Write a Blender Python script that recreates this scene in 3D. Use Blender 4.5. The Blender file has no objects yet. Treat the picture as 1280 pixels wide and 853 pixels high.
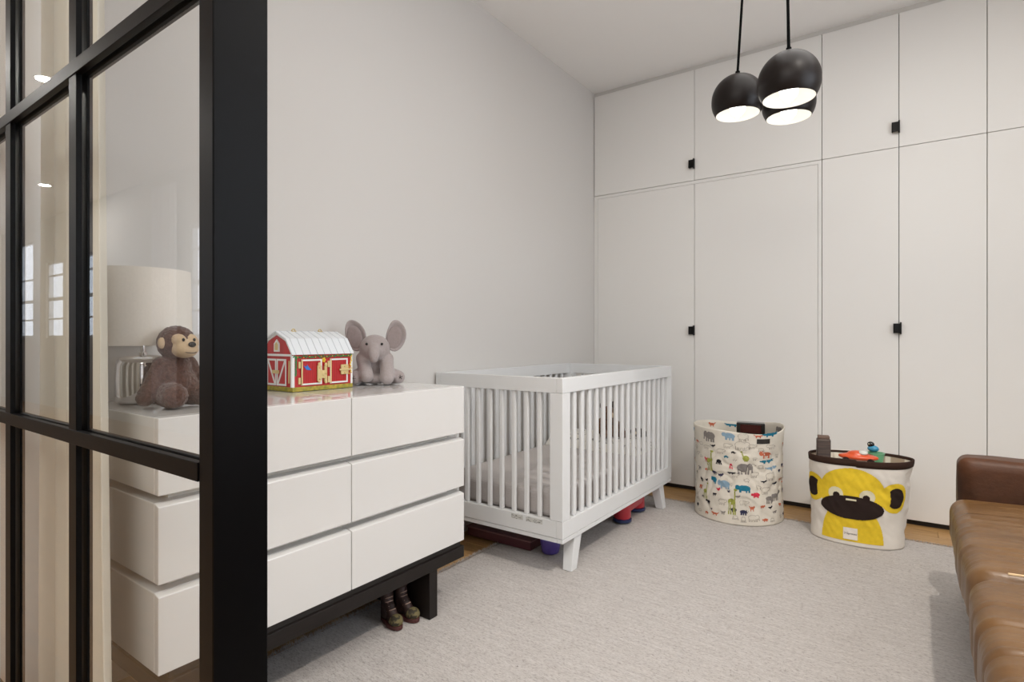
import bpy, bmesh, math, random
from mathutils import Vector, Matrix, noise
random.seed(7)
R = math.radians
PI = math.pi
SC = bpy.context.scene
COL = SC.collection

# ------------------------------------------------------------------ camera
cam_d = bpy.data.cameras.new('camera')
cam_d.sensor_width = 36.0
cam_d.lens = 36.0 * 702 / 1280
cam_d.shift_y = -3.0 / 1280
cam_d.clip_start = 0.02
cam = bpy.data.objects.new('camera', cam_d)
cam.location = (0, 0, 1.07)
cam.rotation_euler = (R(90), 0, R(35.46))
COL.objects.link(cam)
SC.camera = cam

# ------------------------------------------------------------------ sky and lights
wd = bpy.data.worlds.new('sky')
SC.world = wd
wd.use_nodes = True
bg = wd.node_tree.nodes['Background']
bg.inputs[0].default_value = (0.80, 0.87, 1.0, 1)
bg.inputs[1].default_value = 3.6


def area_light(name, loc, size, power, color=(1, 1, 1), rot=(0, 0, 0), size_y=None, shape=None):
    d = bpy.data.lights.new(name, 'AREA')
    d.energy = power
    d.color = color
    d.size = size
    if size_y:
        d.shape = 'RECTANGLE'
        d.size_y = size_y
    if shape:
        d.shape = shape
    o = bpy.data.objects.new(name, d)
    o.location = loc
    o.rotation_euler = rot
    COL.objects.link(o)
    return o


WARM = (1.0, 0.92, 0.83)
# recessed downlight over the sofa (gives the crisp sofa and basket shadows)
sd = bpy.data.lights.new('downlight', 'SPOT')
sd.energy = 142
sd.color = WARM
sd.spot_size = R(112)
sd.spot_blend = 0.6
sd.shadow_soft_size = 0.03
so = bpy.data.objects.new('downlight', sd)
so.location = (0.49, 1.54, 2.985)
COL.objects.link(so)
# added soft fill below the ceilings, no fixture in either room
area_light('ceiling_fill_light', (0.15, 2.25, 2.97), 1.7, 21, (1, 0.97, 0.93), size_y=1.5)
area_light('outer_fill_light', (-0.1, -0.9, 2.97), 2.0, 82, (1.0, 0.97, 0.93), size_y=1.8)
for lx, ly in ((-5.2, -0.55), (-8.8, -1.5)):
    area_light('outer_downlight', (lx, ly, 2.98), 0.11, 26, (1, 0.96, 0.9), shape='DISK')
# daylight from the window in the right wall
area_light('window_daylight', (1.40, 1.9, 1.75), 1.7, 14, (0.94, 0.97, 1.0), rot=(0, R(90), 0), size_y=2.0)

SC.view_settings.view_transform = 'Standard'
SC.view_settings.look = 'None'
SC.view_settings.gamma = 1.0
SC.view_settings.use_curve_mapping = False
SC.view_settings.exposure = -0.05


# ------------------------------------------------------------------ materials
def lin(c):
    def f(v):
        v /= 255.0
        return v / 12.92 if v <= 0.04045 else ((v + 0.055) / 1.055) ** 2.4
    return (f(c[0]), f(c[1]), f(c[2]), 1.0)


def mat(name, rgb, rough=0.5, metal=0.0, spec=0.5, coat=0.0, var=0.0, scale=20.0, stretch=(1, 1, 1),
        bump=0.0, bscale=None, bdist=0.01, sheen=0.0, rgb2=None, obj_random=0.0, contrast=None, detail=4):
    m = bpy.data.materials.new(name)
    m.use_nodes = True
    nt = m.node_tree
    b = nt.nodes['Principled BSDF']
    b.inputs['Roughness'].default_value = rough
    b.inputs['Metallic'].default_value = metal
    b.inputs['Specular IOR Level'].default_value = spec
    b.inputs['Coat Weight'].default_value = coat
    b.inputs['Coat Roughness'].default_value = 0.05
    b.inputs['Sheen Weight'].default_value = sheen
    c = lin(rgb)
    b.inputs['Base Color'].default_value = c
    tc = mp = None
    if var or bump or rgb2 or obj_random:
        tc = nt.nodes.new('ShaderNodeTexCoord')
        mp = nt.nodes.new('ShaderNodeMapping')
        mp.inputs['Scale'].default_value = stretch
        nt.links.new(tc.outputs['Object'], mp.inputs['Vector'])
    out = None
    if var or rgb2:
        n = nt.nodes.new('ShaderNodeTexNoise')
        n.inputs['Scale'].default_value = scale
        n.inputs['Detail'].default_value = detail
        nt.links.new(mp.outputs[0], n.inputs['Vector'])
        r = nt.nodes.new('ShaderNodeValToRGB')
        lo, hi = contrast if contrast else (0.3, 0.7)
        r.color_ramp.elements[0].position = lo
        r.color_ramp.elements[1].position = hi
        if rgb2:
            r.color_ramp.elements[0].color = lin(rgb2)
            r.color_ramp.elements[1].color = c
        else:
            r.color_ramp.elements[0].color = tuple(x * (1 - var) for x in c[:3]) + (1,)
            r.color_ramp.elements[1].color = tuple(min(1, x * (1 + var)) for x in c[:3]) + (1,)
        nt.links.new(n.outputs['Fac'], r.inputs['Fac'])
        out = r.outputs['Color']
        nt.links.new(out, b.inputs['Base Color'])
    if obj_random:
        oi = nt.nodes.new('ShaderNodeObjectInfo')
        mr = nt.nodes.new('ShaderNodeMapRange')
        mr.inputs['To Min'].default_value = 1 - obj_random
        mr.inputs['To Max'].default_value = 1 + obj_random
        nt.links.new(oi.outputs['Random'], mr.inputs['Value'])
        hs = nt.nodes.new('ShaderNodeHueSaturation')
        nt.links.new(mr.outputs[0], hs.inputs['Value'])
        if out:
            nt.links.new(out, hs.inputs['Color'])
        else:
            hs.inputs['Color'].default_value = c
        nt.links.new(hs.outputs[0], b.inputs['Base Color'])
    if bump:
        n2 = nt.nodes.new('ShaderNodeTexNoise')
        n2.inputs['Scale'].default_value = bscale or scale
        n2.inputs['Detail'].default_value = 5
        nt.links.new(mp.outputs[0], n2.inputs['Vector'])
        bp = nt.nodes.new('ShaderNodeBump')
        bp.inputs['Strength'].default_value = bump
        bp.inputs['Distance'].default_value = bdist
        nt.links.new(n2.outputs['Fac'], bp.inputs['Height'])
        nt.links.new(bp.outputs[0], b.inputs['Normal'])
    return m


def emit(name, rgb, strength):
    m = bpy.data.materials.new(name)
    m.use_nodes = True
    b = m.node_tree.nodes['Principled BSDF']
    b.inputs['Base Color'].default_value = (0.9, 0.9, 0.9, 1)
    b.inputs['Emission Color'].default_value = lin(rgb)
    b.inputs['Emission Strength'].default_value = strength
    return m


def glass_mat(name, tint=(0.98, 0.985, 0.98, 1)):
    m = bpy.data.materials.new(name)
    m.use_nodes = True
    nt = m.node_tree
    for n in list(nt.nodes):
        if n.type == 'BSDF_PRINCIPLED':
            nt.nodes.remove(n)
    o = [n for n in nt.nodes if n.type == 'OUTPUT_MATERIAL'][0]
    tr = nt.nodes.new('ShaderNodeBsdfTransparent')
    tr.inputs[0].default_value = tint
    gl = nt.nodes.new('ShaderNodeBsdfGlossy')
    gl.inputs['Roughness'].default_value = 0.0
    fr = nt.nodes.new('ShaderNodeFresnel')
    fr.inputs['IOR'].default_value = 1.5
    mx = nt.nodes.new('ShaderNodeMixShader')
    ge = nt.nodes.new('ShaderNodeNewGeometry')          # one reflection, off the face the light enters by
    sub = nt.nodes.new('ShaderNodeMath')
    sub.operation = 'SUBTRACT'
    sub.inputs[0].default_value = 1.0
    nt.links.new(ge.outputs['Backfacing'], sub.inputs[1])
    mu = nt.nodes.new('ShaderNodeMath')
    mu.operation = 'MULTIPLY'
    nt.links.new(fr.outputs[0], mu.inputs[0])
    nt.links.new(sub.outputs[0], mu.inputs[1])
    nt.links.new(mu.outputs[0], mx.inputs[0])
    nt.links.new(tr.outputs[0], mx.inputs[1])
    nt.links.new(gl.outputs[0], mx.inputs[2])
    nt.links.new(mx.outputs[0], o.inputs['Surface'])
    return m


M = {}
M['wall'] = mat('wall_paint', (213, 210, 206), 0.75, spec=0.25, bump=0.04, bscale=220, bdist=0.002)
M['ceiling'] = mat('ceiling_paint', (242, 240, 237), 0.85, spec=0.2)
M['cabinet'] = mat('cabinet_lacquer', (230, 228, 224), 0.42, spec=0.3)
M['cabinet_in'] = mat('cabinet_inside', (60, 58, 54), 0.8)
M['toe'] = mat('toe_kick_dark', (38, 34, 32), 0.6)
M['trim'] = mat('shadow_gap_trim', (206, 203, 198), 0.7)
M['black'] = mat('black_metal', (7, 7, 7), 0.4, spec=0.2)
M['steel'] = mat('black_painted_steel', (6, 6, 7), 0.40, spec=0.10, bump=0.05, bscale=60, bdist=0.002)
M['glass'] = glass_mat('clear_glass')
M['wood'] = mat('oak_board', (190, 152, 102), 0.42, rgb2=(156, 118, 72), scale=9, stretch=(0.8, 9, 9), obj_random=0.16, bump=0.05, bscale=14, bdist=0.002)
M['subfloor'] = mat('floor_underlay', (60, 44, 30), 0.9)
M['outer_floor'] = mat('outer_oak', (178, 140, 96), 0.4, var=0.15, scale=6, stretch=(1, 8, 8))
M['lacquer'] = mat('white_lacquer', (216, 215, 213), 0.2, spec=0.45, coat=0.6)
M['case'] = mat('white_case', (234, 231, 222), 0.35, spec=0.4)
M['darkwood'] = mat('dark_stained_wood', (30, 24, 22), 0.45, spec=0.3, rgb2=(22, 18, 16), scale=12, stretch=(12, 1, 12))
M['crib'] = mat('white_crib_paint', (219, 220, 220), 0.4, spec=0.35)
M['sheet'] = mat('grey_jersey_sheet', (184, 178, 175), 0.95, spec=0.1, var=0.1, scale=260, bump=0.2, bscale=300, bdist=0.002)
M['quilt'] = mat('pale_quilt', (222, 219, 212), 0.9, spec=0.1, rgb2=(120, 122, 122), scale=34, contrast=(0.33, 0.42))
M['chrome'] = mat('mirror_chrome', (235, 235, 238), 0.04, metal=1.0)
M['shade'] = mat('white_lampshade_fabric', (236, 230, 221), 0.9, spec=0.1, var=0.03, scale=200)
M['brass'] = mat('pale_brass', (206, 182, 120), 0.3, metal=0.8)
M['pend'] = mat('dark_bronze_enamel', (24, 18, 16), 0.4, spec=0.24, coat=0.0)
M['pend_in'] = mat('white_enamel', (240, 238, 232), 0.5)
M['cord'] = mat('black_cord', (8, 8, 8), 0.9, spec=0.1)
M['bulb'] = emit('lit_bulb', (255, 250, 240), 3.4)


# ------------------------------------------------------------------ mesh helpers
def T(bm, geom_verts, mtx):
    bmesh.ops.transform(bm, matrix=mtx, verts=geom_verts)


def box(bm, x0, x1, y0, y1, z0, z1, mtx=None):
    vs = [bm.verts.new(v) for v in ((x0, y0, z0), (x1, y0, z0), (x1, y1, z0), (x0, y1, z0),
                                    (x0, y0, z1), (x1, y0, z1), (x1, y1, z1), (x0, y1, z1))]
    for f in ((3, 2, 1, 0), (4, 5, 6, 7), (0, 1, 5, 4), (1, 2, 6, 5), (2, 3, 7, 6), (3, 0, 4, 7)):
        bm.faces.new([vs[i] for i in f])
    if mtx:
        T(bm, vs, mtx)
    return vs


def hexa(bm, lo, hi):
    vs = [bm.verts.new(v) for v in list(lo) + list(hi)]
    for f in ((3, 2, 1, 0), (4, 5, 6, 7), (0, 1, 5, 4), (1, 2, 6, 5), (2, 3, 7, 6), (3, 0, 4, 7)):
        bm.faces.new([vs[i] for i in f])


def lathe(bm, prof, n=32, c=(0, 0, 0), close=False, cap=True):
    """prof: (r, z) list; revolved about z through c."""
    rings = []
    for r, z in prof:
        if r < 1e-6:
            rings.append([bm.verts.new((c[0], c[1], c[2] + z))])
        else:
            rings.append([bm.verts.new((c[0] + r * math.cos(2 * PI * i / n), c[1] + r * math.sin(2 * PI * i / n), c[2] + z)) for i in range(n)])
    m = len(rings)
    for k in range(m if close else m - 1):
        a, b = rings[k], rings[(k + 1) % m]
        for i in range(n):
            j = (i + 1) % n
            if len(a) == 1 and len(b) == 1:
                continue
            if len(a) == 1:
                bm.faces.new((a[0], b[j], b[i]))
            elif len(b) == 1:
                bm.faces.new((a[i], a[j], b[0]))
            else:
                bm.faces.new((a[i], a[j], b[j], b[i]))
    if cap and not close:
        if len(rings[0]) > 1:
            bm.faces.new(rings[0][::-1])
        if len(rings[-1]) > 1:
            bm.faces.new(rings[-1])


def tube(bm, pts, r, n=10, cap=True):
    pts = [Vector(p) for p in pts]
    rs = r if isinstance(r, (list, tuple)) else [r] * len(pts)
    rings = []
    up = None
    for i, p in enumerate(pts):
        d = (pts[min(i + 1, len(pts) - 1)] - pts[max(i - 1, 0)]).normalized()
        if up is None:
            up = Vector((0, 0, 1)) if abs(d.z) < 0.9 else Vector((1, 0, 0))
        s = d.cross(up).normalized()
        up = s.cross(d).normalized()
        rings.append([bm.verts.new(p + rs[i] * (math.cos(2 * PI * k / n) * s + math.sin(2 * PI * k / n) * up)) for k in range(n)])
    for a, b in zip(rings, rings[1:]):
        for k in range(n):
            bm.faces.new((a[k], a[(k + 1) % n], b[(k + 1) % n], b[k]))
    if cap:
        bm.faces.new(rings[0][::-1])
        bm.faces.new(rings[-1])


def ell(bm, c, r, rot=None, seg=20, rings=12):
    """ellipsoid; rot = (x, y, z) euler degrees."""
    res = bmesh.ops.create_uvsphere(bm, u_segments=seg, v_segments=rings, radius=1.0)
    m = Matrix.Translation(c)
    if rot:
        from mathutils import Euler
        m = m @ Euler([R(a) for a in rot]).to_matrix().to_4x4()
    m = m @ Matrix.Diagonal((r[0], r[1], r[2], 1.0))
    T(bm, res['verts'], m)
    return res['verts']


def limb(bm, p0, p1, r0, r1, n=7):
    p0, p1 = Vector(p0), Vector(p1)
    for i in range(n):
        t = i / (n - 1)
        r = r0 + (r1 - r0) * t
        ell(bm, p0.lerp(p1, t), (r, r, r), seg=16, rings=10)


def prism(bm, poly, fn, d0, d1):
    """extrude a 2D polygon; fn(a, b, d) -> point."""
    a = [bm.verts.new(fn(p[0], p[1], d0)) for p in poly]
    b = [bm.verts.new(fn(p[0], p[1], d1)) for p in poly]
    n = len(poly)
    bm.faces.new(a[::-1])
    bm.faces.new(b)
    for i in range(n):
        bm.faces.new((a[i], a[(i + 1) % n], b[(i + 1) % n], b[i]))


def root_of(o):
    while o.parent:
        o = o.parent
    return o


def obj(name, bm, m, parent=None, smooth=False, bevel=0.0, seg=2, w=False, recalc=True, angle=38):
    """link a bmesh as ONE mesh object; w: coordinates are world, the parent's base is taken off."""
    if w and parent:
        bmesh.ops.translate(bm, vec=-root_of(parent).location, verts=bm.verts)
    if recalc:
        bmesh.ops.recalc_face_normals(bm, faces=bm.faces)
    if smooth:
        for f in bm.faces:
            f.smooth = True
        for e in bm.edges:
            if len(e.link_faces) == 2 and e.calc_face_angle(0) > R(angle):
                e.smooth = False
    me = bpy.data.meshes.new(name)
    bm.to_mesh(me)
    bm.free()
    me.materials.append(m)
    o = bpy.data.objects.new(name, me)
    COL.objects.link(o)
    if parent:
        o.parent = parent
    if bevel:
        b = o.modifiers.new('bevel', 'BEVEL')
        b.width = bevel
        b.segments = seg
        b.limit_method = 'ANGLE'
        b.angle_limit = R(40)
    return o


def soft(o, voxel=0.006, it=6, factor=0.5):
    """melt the overlapping lumps of a body into one continuous skin."""
    r = o.modifiers.new('skin', 'REMESH')
    r.mode = 'VOXEL'
    r.voxel_size = voxel
    r.use_smooth_shade = True
    s = o.modifiers.new('ease', 'SMOOTH')
    s.iterations = it
    s.factor = factor


def thing(name, label, cat, loc=(0, 0, 0), rz=0.0, group=None):
    o = bpy.data.objects.new(name, None)
    o.empty_display_size = 0.05
    o.location = loc
    o.rotation_euler = (0, 0, rz)
    COL.objects.link(o)
    o['label'] = label
    o['category'] = cat
    if group:
        o['group'] = group
    return o


def tag(o, label, cat, group=None):
    o['label'] = label
    o['category'] = cat
    if group:
        o['group'] = group
    return o


def struct(name, bm, m, **k):
    o = obj(name, bm, m, **k)
    o['kind'] = 'structure'
    return o


def bx(name, m, parent, x0, x1, y0, y1, z0, z1, bevel=0.0, w=True, seg=2):
    bm = bmesh.new()
    box(bm, x0, x1, y0, y1, z0, z1)
    return obj(name, bm, m, parent, bevel=bevel, w=w, seg=seg)


NB = bmesh.new
# ------------------------------------------------------------------ the room
XW, YB, ZC, FZ = -2.045, 3.985, 3.005, -0.012     # left wall, cabinet front, ceiling, floor
XR = 1.36                                         # right wall
YP = 0.40                                         # front of the glazed partition
YO = -2.2                                         # window wall of the outer room


def sbox(name, m, *b):
    bm = NB()
    box(bm, *b)
    return struct(name, bm, m)


sbox('wall_left', M['wall'], XW - 0.12, XW, YP - 0.02, YB + 0.62, FZ - 0.1, ZC)
sbox('wall_back', M['wall'], XW - 0.12, XR + 0.12, YB + 0.62, YB + 0.74, FZ - 0.1, ZC)
sbox('ceiling', M['ceiling'], -14.0, 3.2, YO - 0.1, YB + 0.74, ZC, ZC + 0.1)
sbox('wall_outer_left', M['wall'], -14.0, -13.9, YO, YP, FZ - 0.1, ZC)
sbox('wall_outer_right', M['wall'], 3.0, 3.1, YO, 0.7, FZ - 0.1, ZC)
sbox('wall_outer_back', M['wall'], -14.0, XW - 0.12, YP, YP + 0.12, FZ - 0.1, ZC)
sbox('wall_jamb', M['wall'], XR, 3.1, 0.58, 0.70, FZ - 0.1, ZC)
# right wall with its window opening
bm = NB()
box(bm, XR, XR + 0.12, 0.58, 0.95, FZ - 0.1, ZC)
box(bm, XR, XR + 0.12, 2.85, YB + 0.62, FZ - 0.1, ZC)
box(bm, XR, XR + 0.12, 0.95, 2.85, FZ - 0.1, 0.95)
box(bm, XR, XR + 0.12, 0.95, 2.85, 2.55, ZC)
struct('wall_right', bm, M['wall'])
bm = NB()
for y0, y1, z0, z1 in ((0.95, 1.0, 0.95, 2.55), (2.8, 2.85, 0.95, 2.55), (1.0, 2.8, 0.95, 1.0), (1.0, 2.8, 2.5, 2.55), (1.88, 1.92, 1.0, 2.5)):
    box(bm, XR + 0.02, XR + 0.08, y0, y1, z0, z1)
w1 = struct('window_1', bm, M['crib'])
for a, b in ((1.001, 1.879), (1.921, 2.799)):
    bx('pane', M['glass'], w1, XR + 0.055, XR + 0.061, a, b, 1.001, 2.499, w=False)
# window wall behind the camera: openings cut between the piers
WINS = [(-12.85, -12.05, 1.08, 2.72), (-11.40, -10.62, 1.08, 2.30), (-10.15, -9.4, 1.08, 2.30), (-6.60, -5.8, 1.08, 2.35), (-4.2, -3.4, 1.08, 2.35), (-1.9, -1.1, 1.08, 2.35), (0.4, 1.2, 1.08, 2.35)]
bm = NB()
xs = [-14.0]
for a, b, z0, z1 in WINS:
    box(bm, xs[-1], a, YO - 0.1, YO, FZ - 0.1, ZC)
    box(bm, a, b, YO - 0.1, YO, FZ - 0.1, z0)
    box(bm, a, b, YO - 0.1, YO, z1, ZC)
    xs.append(b)
box(bm, xs[-1], 3.1, YO - 0.1, YO, FZ - 0.1, ZC)
struct('wall_front', bm, M['wall'])
for i, (a, b, z0, z1) in enumerate(WINS):
    bm = NB()
    zm = z0 + 0.62
    for q in ((a, a + 0.03, z0, z1), (b - 0.03, b, z0, z1), (a, b, z0, z0 + 0.04), (a, b, z1 - 0.04, z1), (a, b, zm - 0.025, zm + 0.025),
              (a, b, z0 + 0.29, z0 + 0.315), (a, b, zm + 0.36, zm + 0.385)):
        box(bm, q[0], q[1], YO - 0.07, YO - 0.03, q[2], q[3])
    wn = struct('window_%d' % (i + 2), bm, M['crib'])
    for q in ((z0 + 0.041, zm - 0.026), (zm + 0.026, z1 - 0.041)):
        bx('pane', M['glass'], wn, a + 0.031, b - 0.031, YO - 0.068, YO - 0.063, q[0], q[1], w=False)

# floor: underlay and single boards running along x
fl = sbox('floor', M['subfloor'], XW, XR, YP, YB + 0.62, FZ - 0.1, FZ - 0.014)
bw = 0.118
shapes = {}
y = YP + 0.002
row = 0
while y < YB + 0.10:
    x = XW - random.uniform(0.0, 0.7)
    while x < XR:
        L = random.choice((0.8, 1.0, 1.2, 1.5))
        x0, x1 = max(x, XW + 0.001), min(x + L, XR - 0.001)
        if x1 - x0 > 0.05:
            bm = NB()
            box(bm, -(x1 - x0) / 2 + 0.0008, (x1 - x0) / 2 - 0.0008, -bw / 2 + 0.0008, bw / 2 - 0.0008, -0.014, 0.0)
            o = obj('plank', bm, M['wood'], fl, bevel=0.0012, seg=1)
            o.location = ((x0 + x1) / 2, y + bw / 2, FZ)
        x += L
    y += bw
    row += 1
sbox('floor_outer', M['outer_floor'], -14.0, 3.1, YO, YP, FZ - 0.1, FZ)
sbox('floor_outer_side', M['outer_floor'], XR, 3.1, YP, 0.6, FZ - 0.1, FZ)

# grey shadow-gap trim between the cabinets and the ceiling
bm = NB()
box(bm, XW, XR, YB + 0.012, YB + 0.03, 2.977, ZC)
struct('trim_1', bm, M['trim'])
sbox('trim_2', M['toe'], XW, XR, YB + 0.035, YB + 0.055, FZ, 0.03)
# ------------------------------------------------------------------ fitted wardrobe wall
G = 0.0016
Z0, ZS0, ZS1, Z1 = 0.020, 2.166, 2.190, 2.975


def handle(door, x, z):
    h = NB()
    box(h, x - 0.024, x + 0.016, YB - 0.026, YB - 0.021, z - 0.028, z + 0.028)
    box(h, x - 0.024, x - 0.019, YB - 0.026, YB, z - 0.028, z + 0.028)
    box(h, x + 0.008, x + 0.016, YB - 0.028, YB - 0.004, z - 0.035, z + 0.035)
    return obj('handle', h, M['black'], door, bevel=0.0015, w=True)


def cabinet(name, label, x0, x1, z0, z1, doors, hz=None, hx=None, frame=None):
    t = thing(name, label, 'cabinet', ((x0 + x1) / 2, YB + 0.3, z0), 0, 'fitted wall cabinets')
    bm = NB()
    box(bm, x0 + 0.004, x1 - 0.004, YB + 0.022, YB + 0.60, z0 + 0.002, z1 - 0.002)
    obj('carcass', bm, M['cabinet_in'], t, w=True)
    if frame:
        fx0, fx1, fz = frame
        f = NB()
        box(f, x0 + G, fx0, YB, YB + 0.02, z0, z1 - G)
        box(f, fx1, x1 - G, YB, YB + 0.02, z0, z1 - G)
        box(f, fx0, fx1, YB, YB + 0.02, fz, z1 - G)
        obj('face_frame', f, M['cabinet'], t, bevel=0.001, w=True, seg=1)
    for i, (a, b, zt) in enumerate(doors):
        d = bx('door', M['cabinet'], t, a + G, b - G, YB, YB + 0.02, z0 + G, zt - G, bevel=0.0012, seg=1)
        if hz and i == 0:
            handle(d, hx - 0.005, hz)
    return t


cabinet('upper_cabinet', 'white upper cabinet with two wide doors in the corner above the framed wardrobe', XW, -0.459, ZS1, Z1,
        [(XW + 0.004, -1.254, Z1), (-1.254, -0.459, Z1)], 2.305, -1.26)
cabinet('upper_cabinet', 'white upper cabinet with two narrow doors and small black pull right of the pendant lamps', -0.459, 0.333, ZS1, Z1,
        [(-0.459, -0.062, Z1), (-0.062, 0.333, Z1)], 2.305, -0.068)
cabinet('upper_cabinet', 'white upper cabinet at the right end above the sofa arm', 0.333, 1.13, ZS1, Z1, [(0.333, 0.73, Z1), (0.73, 1.13, Z1)])
cabinet('wardrobe', 'white wardrobe with two wide framed doors behind the crib and animal print basket', XW, -0.459, Z0, ZS1,
        [(-2.012, -1.254, ZS0), (-1.254, -0.480, ZS0)], 1.128, -1.26, frame=(-2.012, -0.480, ZS0))
cabinet('wardrobe', 'white wardrobe with two narrow doors and small black pull behind the yellow monkey basket', -0.459, 0.333, Z0, ZS1,
        [(-0.459, -0.062, ZS1), (-0.062, 0.333, ZS1)], 1.13, -0.060)
cabinet('wardrobe', 'white wardrobe at the right end behind the leather sofa arm', 0.333, 1.13, Z0, ZS1, [(0.333, 0.73, ZS1), (0.73, 1.13, ZS1)])
bm = NB()
box(bm, 1.13, XR, YB, YB + 0.02, Z0, Z1)
struct('trim_3', bm, M['cabinet'])

# ------------------------------------------------------------------ glazed partition
pt = thing('glass_partition', 'black steel framed glass partition with panes and bars in the left foreground', 'partition', (-1.4, YP + 0.03, FZ))
y0, y1 = YP, YP + 0.025
PX0, PX1 = -0.843, -0.802
bx('post', M['steel'], pt, PX0, PX1, YP, YP + 0.083, FZ, ZC - 0.002, bevel=0.002)
VX = [(-1.372, -1.332), (-1.806, -1.766)]     # bars between the panes
HZ = [(0.134, 0.162), (0.862, 0.890), (1.590, 1.618), (2.318, 2.346)]
for a, b in VX:
    bx('mullion', M['steel'], pt, a, b, y0, y0 + 0.010, FZ, ZC - 0.002, bevel=0.001)
    bx('mullion', M['steel'], pt, a, b, y0 + 0.018, y0 + 0.028, FZ, ZC - 0.002, bevel=0.001)
for a, b in HZ:
    bx('transom', M['steel'], pt, XW + 0.004, PX0, y0 - 0.002, y0 + 0.010, a, b, bevel=0.001)
    bx('transom', M['steel'], pt, XW + 0.004, PX0, y0 + 0.018, y0 + 0.030, a, b, bevel=0.001)
bx('bottom_rail', M['steel'], pt, XW + 0.004, PX0, y0, y0 + 0.03, FZ, 0.08, bevel=0.001)
gx = [XW + 0.01, -1.786, -1.352, PX0]
gz = [0.07, 0.148, 0.876, 1.604, 2.332, ZC - 0.01]
for i in range(3):
    for j in range(5):
        bx('pane', M['glass'], pt, gx[i] + 0.001, gx[i + 1] - 0.001, y0 + 0.0115, y0 + 0.0165, gz[j] + 0.001, gz[j + 1] - 0.001)

# ------------------------------------------------------------------ curtains
M['curtain'] = mat('cream_curtain_cloth', (206, 200, 186), 0.9, spec=0.1, bump=0.15, bscale=160, bdist=0.002)
M['sheer'] = mat('white_sheer_cloth', (232, 230, 236), 0.9, spec=0.1)


def curtain(name, m, x0, x1, y, z0, z1, fold, amp, label, hem=0.0, seed=0):
    bm = NB()
    nx, nz = 120, 24
    g = []
    for k in range(nz + 1):
        v = k / nz
        z = z0 + (z1 - z0) * v
        r = []
        for i in range(nx + 1):
            u = i / nx
            xe = x1 + hem * (1 - v) ** 1.5
            x = x0 + (xe - x0) * u
            a = amp * (0.65 + 0.35 * (1 - v)) * (1 + 0.4 * noise.noise((u * 3 + seed, v * 1.2, seed)))
            yy = y + a * math.sin(u * (x1 - x0) / fold * 2 * PI + 1.2 * noise.noise((u * 4, v * 1.5, 3 + seed)))
            r.append(bm.verts.new((x, yy, z)))
        g.append(r)
    for k in range(nz):
        for i in range(nx):
            bm.faces.new((g[k][i], g[k][i + 1], g[k + 1][i + 1], g[k + 1][i]))
    o = obj(name, bm, m, smooth=True, recalc=False, angle=180)
    s = o.modifiers.new('cloth', 'SOLIDIFY')
    s.thickness = 0.003
    return tag(o, label, 'curtain')


curtain('curtain', M['curtain'], -1.985, -1.60, 0.518, 0.01, 2.96, 0.085, 0.022, 'cream floor length curtain hanging in folds behind the glass partition', hem=0.075)
sbox('trim_4', M['trim'], -2.0, -0.9, 0.505, 0.531, 2.965, ZC)
curtain('sheer_curtain', M['sheer'], -7.2, -6.6, YO + 0.12, 0.3, 2.8, 0.11, 0.03, 'white sheer curtain beside a window seen mirrored in the glass above the plush monkey', seed=5)

# ------------------------------------------------------------------ rug
M['rug'] = bpy.data.materials.new('pale_wool_rug')
M['rug'].use_nodes = True
nt = M['rug'].node_tree
pb = nt.nodes['Principled BSDF']
pb.inputs['Roughness'].default_value = 0.95
pb.inputs['Specular IOR Level'].default_value = 0.1
tc = nt.nodes.new('ShaderNodeTexCoord')


def noise_node(scale, stretch, detail=4, rough=0.6):
    mp = nt.nodes.new('ShaderNodeMapping')
    mp.inputs['Scale'].default_value = stretch
    nt.links.new(tc.outputs['Object'], mp.inputs['Vector'])
    n = nt.nodes.new('ShaderNodeTexNoise')
    n.inputs['Scale'].default_value = scale
    n.inputs['Detail'].default_value = detail
    n.inputs['Roughness'].default_value = rough
    nt.links.new(mp.outputs[0], n.inputs['Vector'])
    return n


def ramp(src, p0, c0, p1, c1):
    r = nt.nodes.new('ShaderNodeValToRGB')
    r.color_ramp.elements[0].position = p0
    r.color_ramp.elements[0].color = c0
    r.color_ramp.elements[1].position = p1
    r.color_ramp.elements[1].color = c1
    nt.links.new(src.outputs['Fac'], r.inputs['Fac'])
    return r


def mul(a, b, f=1.0):
    m = nt.nodes.new('ShaderNodeMix')
    m.data_type = 'RGBA'
    m.blend_type = 'MULTIPLY'
    m.inputs[0].default_value = f
    nt.links.new(a.outputs[0] if a.type == 'VALTORGB' else a.outputs[2], m.inputs[6])
    nt.links.new(b.outputs[0], m.inputs[7])
    return m


base = ramp(noise_node(16, (0.5, 5.0, 1), 5, 0.7), 0.3, lin((186, 180, 176)), 0.7, lin((209, 204, 200)))
fleck = ramp(noise_node(85, (0.8, 3.2, 1), 4, 0.7), 0.36, lin((196, 192, 189)), 0.5, (1, 1, 1, 1))
speck = ramp(noise_node(48, (1, 2.0, 1), 3, 0.5), 0.235, lin((120, 114, 110)), 0.28, (1, 1, 1, 1))
mm = mul(mul(base, fleck, 0.8), speck, 0.85)
nt.links.new(mm.outputs[2], pb.inputs['Base Color'])
nb = noise_node(150, (0.8, 2.4, 1), 4, 0.75)
bp = nt.nodes.new('ShaderNodeBump')
bp.inputs['Strength'].default_value = 0.75
bp.inputs['Distance'].default_value = 0.006
nt.links.new(nb.outputs['Fac'], bp.inputs['Height'])
nt.links.new(bp.outputs[0], pb.inputs['Normal'])

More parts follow.
